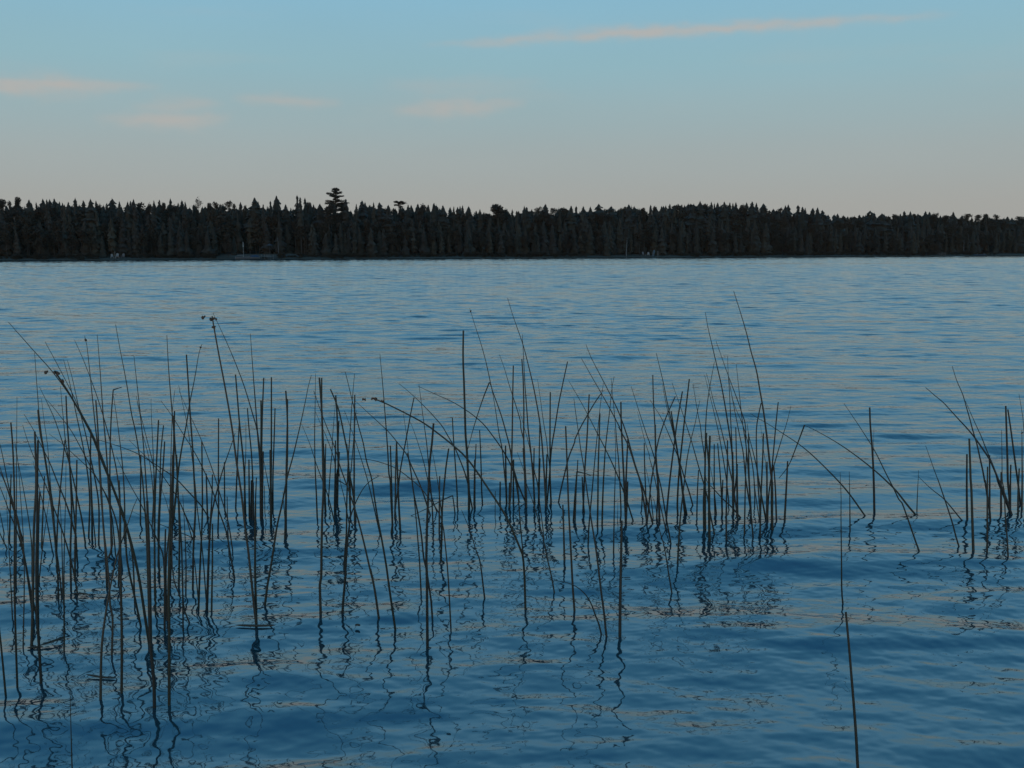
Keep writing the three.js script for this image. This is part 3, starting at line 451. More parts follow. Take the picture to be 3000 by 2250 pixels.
function birch(s, d, h, label, lean) { const g = put('birch_tree', s, d, label, 'tree'); mesh('trunk', tube([new THREE.Vector3(0, -.2, 0), new THREE.Vector3(lean * .4, h * .5, 0), new THREE.Vector3(lean, h, 0)], t => .17 - t * .1, 9, 7), BIRCH, g); const c = mesh('crown', CROWNS.D[1], LEAF[1], g); c.scale.set(3.2, 5.5, 3.2); c.position.set(lean, h - 2.2, 0); }
birch(sOf(41.8, -367.3), 1.2, 6.5, 'pale birch trunk at the waterline right of the shed', .25);
birch(sOf(193.7, -421.4), 7, 9, 'leaning pale birch trunk before the wood near the right end', .5);
birch(sOf(186.4, -418.8), 3, 6, 'short pale birch trunk near the right dock', -.2);
lawnChair(sOf(48.1, -369.5), .8, 'broad grey lawn chair right of the pale birch trunk', .1, 1.4, GREY);
lawnChair(sOf(49.9, -370), .8, 'narrower lawn chair between the broad grey chair and the upturned boat', -.5, 1.25);
{ const g = put('rowing_boat', sOf(52, -371), .9, 'bluish rowing boat leaning upright beside the chairs on the middle shore', 'boat', null, 0); g.rotation.z = 1.35; g.position.y += .8; mesh('hull', hull(2.6, 1, .5), std(.10, .13, .15, { side: THREE.DoubleSide }), g); mesh('thwart', bx(.2, .04, .9, 0, .3, 0), TIMBER, g); }
{ const g = put('mooring_post', sOf(53.4, -371.4), .6, 'pale post right of the bluish rowing boat', 'post'); mesh('post', cyl(.09, .08, 1.9, 0, .8, 0), PALE, g); mesh('cap', cyl(.1, .04, .1, 0, 1.78, 0), WHITE, g); }
{ const g = put('canoe', sOf(190.7, -420.3), -1.4, 'long dark blue canoe at the waterline near the right end', 'boat', null, .05); g.position.y = .05; mesh('hull', hull(6, 1, .55), HULLB, g); for (const q of [-1, 1]) mesh('gunwale_light', bx(.3, .14, .3, q * 1.9, .62, 0), WHITE, g); mesh('thwart', bx(.15, .04, .8, 0, .4, 0), TIMBER, g); }

// ---------------------------------------------------------------- bulrushes in the shallows
const STEM = [[.042, .034, .018], [.034, .033, .017], [.062, .045, .025], [.036, .030, .019], [.048, .042, .020], [.030, .028, .018], [.075, .052, .030]].map(c => std(...c, { roughness: .55, map: GRAIN }));
const DRY = std(.08, .06, .036, { roughness: .8, map: GRAIN }), SEED = std(.15, .085, .05, { roughness: .9, map: MOTTLE });
const parse = t => t.split(';').map(q => new THREE.Vector3(...q.split(',').map(v => v / 1000)));
const bead = new THREE.SphereGeometry(1, 8, 6);
function seedCluster(parent, at0, n, spread, size) {
  const gs = [];
  for (let k = 0; k < n; k++) { const a = rnd() * 6.28, e = rr(-.5, 1), o = new THREE.Vector3(Math.cos(a) * Math.cos(e), Math.sin(e) * .6, Math.sin(a) * Math.cos(e)).multiplyScalar(spread * rr(.35, 1)), p = at0.clone().add(o); const b = bead.clone(); b.scale(size * rr(.5, .8), size * rr(.9, 1.4), size * rr(.5, .8)); b.rotateZ(rr(-.9, .9)); b.rotateY(rnd() * 6); b.translate(p.x, p.y, p.z); gs.push(b, tube([at0, at0.clone().lerp(p, .5).add(new THREE.Vector3(0, .003, 0)), p], () => .0007, 3, 4)); }
  return mesh('seed_cluster', mergeGeometries(gs), SEED, parent);
}
let rushes = 0;
function rush(label, x, z, r, end, path, broken) {
  const pts = parse(path), R = r / 1000, top = end === 'c' ? .62 : end === 'h' ? .5 : .22, mat = STEM[Math.floor(hash(rushes++, 5) * 6.999)], heads = end === 'h' || end === 'g';
  const dir = pts[0].clone().sub(pts[1]).normalize().multiplyScalar(.14); if (dir.y > -.05) dir.y = -.1;
  const line = [pts[0].clone().add(dir), ...pts], g0 = tube(line, t => R * lerp(1, top, Math.pow(t, end === 'c' ? 1 : 1.3)), Math.max(10, pts.length * 3), 7);
  let o;
  if (!broken && !heads) { o = mesh('bulrush_stem', g0, mat); o.position.set(x, 0, z); }
  else {
    o = thing('bulrush_stem', x, 0, z); mesh('stem', g0, mat, o);
    if (broken) { const q = parse(broken); mesh('snapped_tip', tube(q, t => R * .72 * lerp(1, .45, t), 8, 6), mat, o); }
    if (heads) { const tip = pts.at(-1), d2 = tip.clone().sub(pts.at(-2)).normalize(); if (end === 'h') { seedCluster(o, tip.clone().addScaledVector(d2, -.012), 9, .014, .0054); seedCluster(o, tip.clone().add(new THREE.Vector3(-.030, -.006, .004)), 5, .009, .0054); seedCluster(o, tip.clone().addScaledVector(d2, -.045), 4, .010, .0048); } else seedCluster(o, tip.clone().addScaledVector(d2, -.02), 3, .007, .005); }
  }
  tag(o, label, 'bulrush', 'bulrush stems standing in the lake');
}

rush('medium left-tilted bulrush, front row, first clump counting from the left',-1.744,-3.358,4.1,'t','0,0,0;-3,216,5;-17,672,20');
rush('medium upright blunt bulrush, first such, front row, first clump counting from the left',-1.733,-3.419,4.1,'c','0,0,0;10,217,6;20,395,10;38,642,13;48,857,18;49,942,22');
rush('medium thin upright bulrush, front row, first clump counting from the left',-1.887,-3.787,3.0,'t','0,0,0;14,298,-20;15,426,-27;12,586,-32;8,735,-37;1,799,-37');
rush('medium thin upright bulrush, middle row, first clump counting from the left',-2.288,-4.566,3.5,'t','0,0,0;45,563,14;60,753,18;70,869,21');
rush('short thin upright bulrush, front row, first clump counting from the left',-2.081,-4.103,3.2,'t','0,0,0;1,193,-5;1,343,-8;2,533,-14');
rush('medium steeply left-leaning bulrush, second such, front row, first clump counting from the left',-2.004,-4.151,4.8,'t','0,0,0;-13,99,7;-24,229,14;-32,319,18;-40,418,23;-58,511,33;-76,589,42;-104,726,56');
rush('medium steeply left-leaning bulrush, first such, front row, first clump counting from the left',-2.009,-4.131,4.8,'t','0,0,0;-3,114,9;-10,270,23;-26,383,38;-42,452,51;-54,516,61;-78,622,79');
rush('medium steeply left-leaning bulrush, back row, first clump counting from the left',-2.555,-5.188,5.0,'t','0,0,0;-20,177,7;-43,319,15;-56,441,19;-68,538,24;-79,613,28');
rush('short steeply left-leaning bulrush, back row, first clump counting from the left',-2.667,-5.410,5.2,'t','0,0,0;-25,166,24;-46,293,44;-85,436,73');
rush('short thin left-tilted bulrush, back row, first clump counting from the left',-2.814,-5.513,4.2,'t','0,0,0;-9,85,4;-18,155,8');
rush('short thin steeply left-leaning bulrush, back row, first clump counting from the left',-2.643,-5.189,4.0,'t','0,0,0;-17,65,13;-47,223,38');
rush('short upright blunt bulrush, back row, first clump counting from the left',-2.667,-5.282,5.1,'c','0,0,0;16,170,2;34,357,5');
rush('medium thin left-tilted bulrush, middle row, first clump counting from the left',-2.271,-4.687,3.6,'t','0,0,0;6,148,-3;-2,300,0;-15,447,6;-30,585,13;-33,639,14');
rush('medium steeply left-leaning bulrush, first such, back row, second clump counting from the left',-2.380,-5.424,5.1,'t','0,0,0;-17,83,1;-41,180,4;-73,281,10;-107,396,17;-153,515,27;-173,570,32;-215,661,43');
rush('medium steeply left-leaning bulrush, middle row, second clump counting from the left',-1.946,-4.424,4.2,'t','0,0,0;-8,106,9;-16,169,16;-31,266,28;-49,355,41;-63,416,50;-81,504,63;-102,580,76;-132,706,96;-145,780,106');
rush('tall left-tilted bulrush, middle row, second clump counting from the left',-1.992,-4.337,4.2,'t','0,0,0;6,187,4;5,300,8;6,429,12;-2,543,20;-11,674,29;-17,811,36;-17,935,41;-16,1093,46');
rush('medium left-tilted blunt bulrush, middle row, second clump counting from the left',-2.271,-4.953,6.6,'c','0,0,0;-5,146,-4;-14,292,-6;-26,458,-6;-39,582,-6;-47,645,-5;-51,748,-7');
rush('medium thin left-tilted bulrush, middle row, second clump counting from the left',-1.997,-4.380,3.4,'t','0,0,0;-10,151,-10;-17,207,-13;-26,353,-24;-35,499,-34;-44,680,-48;-52,753,-52;-63,876,-59');
rush('medium steeply left-leaning bulrush, middle row, third clump counting from the left',-1.949,-4.947,4.6,'t','0,0,0;-12,177,-1;-39,288,7;-72,373,17;-104,449,27;-145,554,40;-189,659,54;-211,697,62;-265,788,81;-284,813,87');
rush('medium thin arching left bulrush, middle row, third clump counting from the left',-2.027,-5.076,3.8,'t','0,0,0;-1,48,1;-11,221,5;-39,326,16;-71,401,30;-104,451,43;-154,513,63;-206,578,84;-254,625,103');
rush('medium steeply left-leaning bulrush, second such, back row, second clump counting from the left',-2.272,-5.293,5.0,'t','0,0,0;-12,106,-6;-34,239,-10;-62,394,-15;-99,540,-14;-132,659,-12;-159,731,-9;-192,817,-3');
rush('medium left-tilted bulrush, middle row, second clump counting from the left',-2.194,-5.008,4.7,'t','0,0,0;4,155,9;3,306,19;3,454,29;-5,597,43;-5,685,49;-6,788,56;-5,867,61');
rush('medium upright blunt bulrush, middle row, second clump counting from the left',-2.019,-4.528,5.2,'c','0,0,0;1,163,-14;9,350,-33;6,516,-46;2,689,-58;-1,746,-62;-3,867,-71');
rush('medium right-tilted blunt bulrush, middle row, second clump counting from the left',-2.335,-5.096,4.8,'c','0,0,0;16,176,-3;35,325,-9;54,469,-14;68,568,-18');
rush('short upright blunt bulrush, middle row, second clump counting from the left',-2.094,-4.749,5.4,'c','0,0,0;7,103,2;23,284,4;34,424,6;43,541,8');
rush('medium upright bulrush, front row, second clump counting from the left',-1.705,-3.731,3.6,'t','0,0,0;7,97,2;22,324,8;31,436,10;45,594,12;57,741,15');
rush('short thin upright bulrush, middle row, second clump counting from the left',-2.006,-4.413,3.4,'t','0,0,0;8,201,0;13,388,2;12,504,4');
rush('medium thick upright blunt bulrush, front row, first clump counting from the left',-1.848,-3.773,5.9,'c','0,0,0;5,110,-11;12,300,-29;18,474,-45;28,631,-62;28,832,-78');
rush('medium thick upright blunt bulrush, front row, second clump counting from the left',-1.662,-3.446,5.5,'c','0,0,0;3,135,4;5,237,8;14,416,12;27,577,12;37,722,14;49,875,14');
rush('medium upright blunt bulrush, second such, front row, first clump counting from the left',-1.921,-3.988,5.5,'c','0,0,0;6,203,-10;15,389,-20;21,489,-26;27,558,-31');
rush('short upright blunt bulrush, back row, second clump counting from the left',-2.466,-5.217,5.0,'c','0,0,0;10,160,-12;24,355,-26');
rush('short thin right-tilted bulrush, middle row, first clump counting from the left',-2.208,-4.625,3.6,'t','0,0,0;14,106,-6;38,260,-16;61,395,-26');
rush('short thin left-tilted bulrush, back row, second clump counting from the left',-2.395,-5.171,3.9,'t','0,0,0;-9,88,2;-21,185,5;-39,304,10;-60,452,16');
rush('tall steeply left-leaning bulrush, front row, third clump counting from the left',-1.518,-4.020,4.6,'t','0,0,0;-13,123,13;-30,285,30;-28,463,40;-44,532,50;-66,619,64;-97,748,84;-119,823,97;-166,939,122;-227,1058,153;-284,1145,180;-354,1253,213');
rush('tall thick steeply left-leaning brown-headed bulrush, front row, fourth clump counting from the left',-1.407,-3.806,5.8,'h','0,0,0;-7,110,10;-17,265,23;-31,389,36;-44,472,46;-60,555,58;-85,659,74;-114,765,91;-132,836,102;-160,915,118;-184,977,130;-212,1042,145;-234,1088,156');
rush('tall steeply left-leaning bulrush, middle row, third clump counting from the left',-1.643,-4.297,4.0,'t','0,0,0;1,237,8;-27,401,25;-54,516,40;-91,651,59;-117,760,73;-145,839,87;-170,917,99;-185,959,106;-209,1025,118;-239,1105,133;-256,1149,141');
rush('medium left-tilted bulrush, back row, second clump counting from the left',-2.317,-5.456,5.1,'t','0,0,0;9,167,-12;6,281,-17;-7,418,-18;-25,550,-17;-38,636,-16;-53,744,-14;-69,847,-13;-88,944,-9');
rush('tall left-tilted bulrush, back row, third clump counting from the left',-2.185,-5.261,4.9,'t','0,0,0;9,195,-4;1,310,-1;-16,448,6;-35,593,13;-48,668,18;-62,759,24;-77,867,29;-94,962,36');
rush('medium upright blunt bulrush, back row, third clump counting from the left',-2.259,-5.357,6.0,'c','0,0,0;7,149,0;12,374,2;25,581,0');
rush('short thin left-tilted bulrush, back row, third clump counting from the left',-2.237,-5.340,4.0,'t','0,0,0;-5,130,-2;-5,331,-8;-7,429,-11');
rush('tall left-tilted small-headed bulrush, middle row, third clump counting from the left',-1.868,-4.561,5.2,'g','0,0,0;1,137,-1;-2,292,-1;-5,445,-1;-7,617,-2;-12,712,0;-18,844,1;-24,989,2;-31,1115,4;-36,1141,6');
rush('tall left-tilted bulrush, second such, middle row, third clump counting from the left',-1.823,-4.585,4.3,'t','0,0,0;13,188,-1;24,362,-2;20,513,3;2,656,13;-13,742,20;-36,856,32;-59,950,43;-86,1048,55;-111,1126,67');
rush('tall left-tilted bulrush, first such, middle row, third clump counting from the left',-2.039,-5.047,5.6,'t','0,0,0;6,13,-3;5,139,-12;0,265,-19;-9,558,-35;-13,621,-38;-18,717,-43;-26,936,-55;-34,1105,-64');
rush('tall left-tilted blunt bulrush, front row, third clump counting from the left',-1.511,-3.698,4.3,'c','0,0,0;6,159,-11;2,169,-10;-1,279,-14;-7,402,-18;-13,484,-20;-16,623,-27;-19,762,-32;-21,885,-38;-24,968,-41');
rush('medium snapped bulrush, middle row, third clump counting from the left',-2.053,-5.093,4.7,'c','0,0,0;6,173,3;17,430,6;31,616,7;39,705,6;54,828,4','54,828,4;92,840,-11');
rush('medium left-tilted bulrush, back row, third clump counting from the left',-2.104,-5.404,5.0,'t','0,0,0;7,158,-8;5,361,-13;-5,527,-14;-13,631,-14;-24,753,-13');
rush('tall left-tilted bulrush, first such, front row, fourth clump counting from the left',-1.470,-3.984,4.5,'t','0,0,0;3,239,-6;4,408,-10;1,526,-11;-4,643,-12;-20,812,-9;-28,859,-7;-45,1017,-4;-63,1153,-1;-72,1231,1');
rush('tall left-tilted bulrush, second such, front row, fourth clump counting from the left',-1.447,-3.939,4.5,'t','0,0,0;0,248,-21;-2,430,-36;-7,578,-46;-15,759,-58;-21,836,-63;-27,917,-67;-35,1015,-72;-42,1106,-77');
rush('medium left-tilted bulrush, front row, fourth clump counting from the left',-1.494,-4.127,3.9,'t','0,0,0;3,192,-12;3,314,-19;6,452,-28;8,624,-39;-11,728,-38;-27,809,-37;-48,922,-36');
rush('medium thin left-tilted bulrush, middle row, fourth clump counting from the left',-1.604,-4.432,3.3,'t','0,0,0;13,307,2;16,495,5;7,625,12;-12,733,21;-16,804,24;-26,867,29');
rush('medium thin upright bulrush, back row, fourth clump counting from the left',-2.023,-5.607,4.1,'t','0,0,0;11,220,-27;7,451,-49;2,605,-63;1,701,-73');
rush('medium upright blunt bulrush, first such, middle row, fourth clump counting from the left',-1.634,-4.524,5.0,'c','0,0,0;13,246,8;27,438,13;45,627,17;59,769,19');
rush('medium upright blunt bulrush, third such, middle row, fourth clump counting from the left',-1.675,-4.706,4.3,'c','0,0,0;2,193,-1;17,390,-7;30,586,-11;46,708,-17');
rush('medium upright blunt bulrush, second such, middle row, fourth clump counting from the left',-1.762,-4.947,5.5,'c','0,0,0;5,124,-9;14,288,-23;30,451,-39;40,581,-51');
rush('tall upright bulrush, second such, front row, fourth clump counting from the left',-1.426,-4.078,5.3,'t','0,0,0;15,212,5;30,404,9;52,644,12;64,780,14;63,859,18;61,960,23;60,1059,29;61,1184,34');
rush('tall upright bulrush, first such, front row, fourth clump counting from the left',-1.431,-4.078,3.8,'t','0,0,0;7,244,-6;23,381,-13;36,603,-21;47,789,-27;54,885,-31;65,955,-36');
rush('medium upright blunt bulrush, fourth such, middle row, fourth clump counting from the left',-1.557,-4.500,5.0,'c','0,0,0;24,253,9;36,406,15;51,595,22;67,815,31');
rush('short upright blunt bulrush, first such, back row, fourth clump counting from the left',-1.824,-5.320,5.8,'c','0,0,0;12,243,-15;20,444,-27');
rush('short upright blunt bulrush, second such, back row, fourth clump counting from the left',-1.981,-5.846,6.4,'c','0,0,0;13,96,-10;24,216,-22;23,342,-29');
rush('medium upright blunt bulrush, fifth such, middle row, fourth clump counting from the left',-1.535,-4.558,5.0,'c','0,0,0;9,231,-10;10,384,-15;8,537,-18;3,688,-21;3,777,-23');
rush('medium steeply left-leaning bulrush, middle row, fifth clump counting from the left',-1.318,-4.690,4.2,'t','0,0,0;-16,111,-4;-31,206,-8;-59,298,-8;-89,408,-8;-130,515,-6;-168,598,-2;-205,665,3;-239,730,7;-266,777,11;-300,831,16');
rush('medium thin left-tilted bulrush, middle row, fifth clump counting from the left',-1.360,-4.385,3.2,'t','0,0,0;-4,171,4;-10,284,8;-18,403,12;-22,525,16;-32,672,22;-43,783,27;-56,870,32;-67,944,37');
rush('medium thin steeply left-leaning bulrush, middle row, fifth clump counting from the left',-1.445,-5.131,3.7,'t','0,0,0;-17,139,-2;-51,278,0;-83,403,3;-129,554,9;-158,632,13;-194,722,19;-230,819,24');
rush('tall upright blunt bulrush, middle row, fifth clump counting from the left',-1.460,-4.522,5.0,'c','0,0,0;7,165,-8;21,354,-18;20,486,-22;17,656,-27;13,762,-29;9,911,-33;5,1056,-36');
rush('tall right-tilted small-headed bulrush, back row, fourth clump counting from the left',-1.938,-5.714,6.2,'g','0,0,0;15,128,-9;34,283,-20;58,424,-32;80,527,-43;103,660,-55;133,800,-69;163,958,-84;177,995,-90');
rush('tall left-tilted brown-headed bulrush, front row, sixth clump counting from the left',-1.043,-4.008,5.1,'h','0,0,0;-9,129,1;-21,318,3;-30,421,5;-39,550,6;-51,657,8;-64,804,10;-73,885,12;-88,1000,15;-105,1120,18;-120,1237,22;-123,1262,22');
rush('tall steeply left-leaning bulrush, back row, sixth clump counting from the left',-1.447,-5.745,5.1,'t','0,0,0;3,285,-22;-9,484,-34;-40,614,-36;-78,756,-37;-124,893,-36;-178,1034,-33;-237,1174,-29');
rush('medium left-tilted blunt bulrush, back row, sixth clump counting from the left',-1.560,-5.821,6.2,'c','0,0,0;2,220,-21;-19,498,-42;-23,548,-45;-32,691,-56;-40,810,-65');
rush('short upright blunt bulrush, fourth such, back row, fifth clump counting from the left',-1.664,-6.019,5.4,'c','0,0,0;13,201,-6;31,449,-14;37,526,-16');
rush('tall upright bulrush, back row, sixth clump counting from the left',-1.471,-5.839,6.2,'t','0,0,0;3,291,-14;-6,460,-19;-12,597,-24;-21,788,-30;-27,921,-34;-32,1047,-38');
rush('medium upright blunt bulrush, first such, back row, sixth clump counting from the left',-1.510,-5.821,5.2,'c','0,0,0;7,188,10;8,360,20;2,508,31;-1,628,39');
rush('short thin upright bulrush, back row, sixth clump counting from the left',-1.573,-5.898,4.2,'t','0,0,0;0,206,-10;8,351,-20;12,523,-30');
rush('medium upright blunt bulrush, second such, back row, sixth clump counting from the left',-1.464,-5.820,7.2,'c','0,0,0;7,319,-15;13,527,-25;15,663,-31');
rush('medium upright blunt bulrush, third such, back row, sixth clump counting from the left',-1.462,-5.820,6.2,'c','0,0,0;5,363,-38;10,570,-61;20,788,-86');
rush('short thick upright blunt bulrush, second such, back row, sixth clump counting from the left',-1.453,-5.801,8.2,'c','0,0,0;3,129,-10;11,368,-29');
rush('short upright blunt bulrush, first such, back row, sixth clump counting from the left',-1.532,-5.821,6.2,'c','0,0,0;10,323,5');
rush('short upright blunt bulrush, second such, back row, sixth clump counting from the left',-1.517,-5.802,7.2,'c','0,0,0;9,204,-1');
rush('short thick upright blunt bulrush, first such, back row, sixth clump counting from the left',-1.491,-5.745,8.2,'c','0,0,0;4,201,-10');
rush('short upright blunt bulrush, third such, back row, sixth clump counting from the left',-1.486,-5.783,5.1,'c','0,0,0;4,89,5;15,226,11');
rush('short thick upright blunt bulrush, front row, sixth clump counting from the left',-1.045,-4.017,5.9,'c','0,0,0;2,228,-3;7,382,-5;12,507,-8');
rush('medium upright blunt bulrush, back row, fifth clump counting from the left',-1.642,-5.568,5.0,'c','0,0,0;7,95,2;15,283,8;31,607,17');
rush('medium thick right-tilted bulrush, middle row, fifth clump counting from the left',-1.308,-4.225,6.2,'t','0,0,0;15,183,5;26,310,8;38,407,10;61,499,7;95,611,2;129,704,-3;147,756,-6');
rush('short upright blunt bulrush, third such, back row, fifth clump counting from the left',-1.725,-5.999,5.4,'c','0,0,0;12,274,14');
rush('short thin upright blunt bulrush, middle row, fifth clump counting from the left',-1.438,-5.043,3.6,'c','0,0,0;-3,160,-9;-3,286,-17');
rush('medium upright blunt bulrush, middle row, fifth clump counting from the left',-1.350,-4.246,4.7,'c','0,0,0;18,213,5;25,286,6;37,430,10;45,609,16;50,723,21');
rush('short upright blunt bulrush, first such, back row, fifth clump counting from the left',-1.749,-5.730,6.2,'c','0,0,0;2,102,2;5,261,6');
rush('short upright blunt bulrush, second such, back row, fifth clump counting from the left',-1.688,-5.568,5.0,'c','0,0,0;17,163,-4;24,289,-6');
rush('short upright blunt bulrush, middle row, fifth clump counting from the left',-1.285,-4.215,4.7,'c','0,0,0;4,127,-11;6,198,-18;9,363,-32');
rush('short thin steeply left-leaning bulrush, third such, back row, fifth clump counting from the left',-1.766,-5.786,4.2,'t','0,0,0;-33,67,14;-98,158,39;-153,233,61;-246,316,94;-334,387,125;-428,438,157;-528,481,189;-606,514,215');
rush('short thin steeply left-leaning bulrush, second such, back row, fifth clump counting from the left',-1.725,-5.399,3.9,'t','0,0,0;-37,103,11;-69,197,21;-110,276,33;-151,347,46;-214,436,66;-291,531,89');
rush('short upright bulrush, middle row, fourth clump counting from the left',-1.463,-4.430,4.1,'t','0,0,0;5,136,-5;5,267,-8;2,446,-12');
rush('short thin steeply left-leaning bulrush, first such, back row, fifth clump counting from the left',-1.711,-5.318,3.9,'t','0,0,0;-24,99,-1;-51,180,1;-70,247,2');
rush('medium thick right-tilted bulrush, front row, third clump counting from the left',-1.391,-3.290,5.2,'t','0,0,0;8,196,-18;22,307,-32;36,389,-44;57,490,-61;72,539,-71;92,600,-84;113,665,-98;120,680,-102');
rush('medium steeply left-leaning bulrush, middle row, fourth clump counting from the left',-1.541,-4.387,4.1,'t','0,0,0;-5,177,-13;-7,188,-13;-28,253,-11;-75,381,-5;-93,426,-2;-123,490,3;-153,561,8;-179,631,11');
rush('short thin steeply left-leaning bulrush, back row, fourth clump counting from the left',-1.721,-5.335,2.9,'t','0,0,0;-114,65,38;-217,126,73;-283,172,95');
rush('short upright blunt bulrush, first such, front row, fourth clump counting from the left',-1.408,-3.984,5.2,'c','0,0,0;14,307,-5;20,410,-7');
rush('short upright blunt bulrush, back row, third clump counting from the left',-2.122,-5.698,5.2,'c','0,0,0;10,206,-2;19,374,-4');
rush('short thin left-tilted bulrush, middle row, fourth clump counting from the left',-1.477,-4.386,3.2,'t','0,0,0;-23,80,1;-29,322,-17;-47,425,-20;-63,477,-19;-75,536,-20');
rush('short left-tilted bulrush, front row, fourth clump counting from the left',-1.328,-4.048,3.8,'t','0,0,0;-19,60,0;-24,182,-10;-24,300,-22;-30,436,-33;-35,537,-41');
rush('short upright blunt bulrush, second such, front row, fourth clump counting from the left',-1.330,-3.974,3.7,'c','0,0,0;10,246,8;13,434,16;14,535,20');
rush('short thin upright bulrush, middle row, fifth clump counting from the left',-1.399,-4.396,3.2,'t','0,0,0;-5,150,8;-9,207,12;12,431,14');
rush('medium thick upright blunt bulrush, first such, front row, fourth clump counting from the left',-1.190,-3.236,6.3,'c','0,0,0;3,106,2;0,240,8;4,341,10;10,481,12;14,633,15;16,715,17');
rush('medium thick upright blunt bulrush, second such, front row, fourth clump counting from the left',-1.147,-3.253,5.6,'c','0,0,0;16,325,5;19,418,7;29,543,7;29,543,7;37,681,9');
rush('medium thick upright blunt bulrush, front row, third clump counting from the left',-1.338,-3.338,5.2,'c','0,0,0;9,212,-7;14,413,-11;19,569,-15;22,668,-18;22,752,-19');
rush('short upright bulrush, front row, second clump counting from the left',-1.248,-2.734,2.8,'t','0,0,0;1,110,-4;4,290,-11');
rush('medium upright blunt bulrush, fourth such, back row, sixth clump counting from the left',-1.360,-5.622,6.0,'c','0,0,0;7,76,0;8,218,4;14,333,5;25,613,10;33,827,14');
rush('medium upright blunt bulrush, fifth such, back row, sixth clump counting from the left',-1.427,-5.961,5.3,'c','0,0,0;9,193,12;22,365,21;40,607,34');
rush('short thick upright blunt bulrush, third such, back row, sixth clump counting from the left',-1.372,-5.676,8.0,'c','0,0,0;5,205,-1;8,406,-2');
rush('short thin left-tilted bulrush, first such, back row, sixth clump counting from the left',-1.541,-6.365,4.5,'t','0,0,0;-26,188,8;-32,222,9');
rush('medium upright blunt bulrush, sixth such, back row, sixth clump counting from the left',-1.213,-5.317,6.6,'c','0,0,0;3,62,-2;8,174,-6;15,329,-12;21,436,-17;26,612,-23;26,678,-24;22,787,-26');
rush('medium upright blunt bulrush, seventh such, back row, sixth clump counting from the left',-1.259,-5.550,5.9,'c','0,0,0;2,229,-22;12,568,-56;15,704,-70');
rush('tall right-tilted bulrush, middle row, sixth clump counting from the left',-1.073,-4.285,5.4,'t','0,0,0;12,86,-7;16,105,-9;35,209,-19;46,280,-25;58,348,-31;76,422,-40;102,548,-52;124,626,-62;145,711,-71;164,792,-80;182,873,-88;197,944,-95;208,982,-100');
rush('short thin left-tilted bulrush, second such, back row, sixth clump counting from the left',-1.263,-5.550,3.9,'t','0,0,0;-4,94,-1;-9,196,-2');
rush('short thin upright blunt bulrush, back row, sixth clump counting from the left',-1.466,-5.922,3.1,'c','0,0,0;1,143,-5');
rush('medium upright bulrush, back row, seventh clump counting from the left',-1.134,-5.802,5.1,'t','0,0,0;-2,126,-5;-5,224,-9;-6,435,-19;0,626,-29;6,820,-39');
rush('medium thin steeply left-leaning bulrush, back row, seventh clump counting from the left',-1.017,-5.689,4.0,'t','0,0,0;-29,147,14;-53,226,23;-85,332,36;-116,448,48;-156,564,63');
rush('medium steeply left-leaning bulrush, front row, eighth clump counting from the left',-0.557,-4.099,5.1,'t','0,0,0;-16,121,-8;-35,218,-14;-25,164,-10;-67,358,-21;-96,468,-26;-125,557,-30;-154,646,-33;-157,665,-34;-189,764,-38;-211,821,-40;-243,916,-44;-253,947,-45');
rush('medium thin left-tilted bulrush, back row, seventh clump counting from the left',-1.041,-5.858,4.1,'t','0,0,0;6,281,-19;-11,354,-20;-38,434,-21;-101,592,-20');
rush('tall thick upright blunt bulrush, front row, seventh clump counting from the left',-0.806,-4.140,6.0,'c','0,0,0;0,149,-12;2,147,-12;7,286,-24;11,407,-35;18,544,-47;17,580,-50;16,697,-59;15,834,-70;6,991,-81');
rush('medium upright blunt bulrush, first such, back row, seventh clump counting from the left',-1.122,-5.997,7.3,'c','0,0,0;-3,129,-8;-5,327,-21;-12,546,-34;-10,769,-50');
rush('short upright blunt bulrush, first such, back row, seventh clump counting from the left',-1.107,-5.917,5.2,'c','0,0,0;1,50,0;7,270,0;13,395,-1');
rush('medium left-tilted blunt bulrush, back row, seventh clump counting from the left',-0.906,-5.762,6.0,'c','0,0,0;-5,88,1;-13,161,2;-25,233,4;-29,255,5;-35,375,6;-47,447,8;-63,543,11;-80,628,14;-101,690,17;-121,742,21');
rush('medium upright blunt bulrush, second such, back row, seventh clump counting from the left',-1.046,-5.916,7.2,'c','0,0,0;4,50,2;20,250,10;23,202,7;26,445,19;27,592,27;23,687,33');
rush('medium thin right-tilted bulrush, back row, seventh clump counting from the left',-1.128,-6.141,4.3,'t','0,0,0;7,97,-5;19,234,-12;25,281,-15;31,383,-20;41,494,-26;52,604,-33');
rush('short upright blunt bulrush, third such, back row, seventh clump counting from the left',-1.096,-6.248,6.5,'c','0,0,0;8,127,6;10,129,6;21,360,18;30,482,24');
rush('short upright blunt bulrush, second such, back row, seventh clump counting from the left',-1.038,-5.839,6.1,'c','0,0,0;2,70,4;10,220,11;19,433,22');
rush('short thick upright blunt bulrush, back row, seventh clump counting from the left',-1.071,-6.120,8.5,'c','0,0,0;10,180,5;21,308,7');
rush('tall left-tilted bulrush, front row, eighth clump counting from the left',-0.478,-3.994,5.0,'t','0,0,0;-4,39,2;-15,134,8;-26,238,13;-31,282,16;-45,381,22;-56,450,26;-67,535,31;-77,622,36;-95,694,41;-105,764,45;-120,827,50;-142,932,57;-153,987,60;-166,1049,65');
rush('medium upright bulrush, middle row, seventh clump counting from the left',-0.817,-4.819,5.1,'t','0,0,0;6,74,0;14,156,0;19,299,0;29,480,1;33,538,1;40,618,1;48,706,1;56,797,0;64,872,0;71,938,0');
rush('medium upright blunt bulrush, third such, back row, seventh clump counting from the left',-0.887,-5.616,5.9,'c','0,0,0;1,77,5;3,220,13;5,270,16;11,454,26;18,617,35;23,732,42');
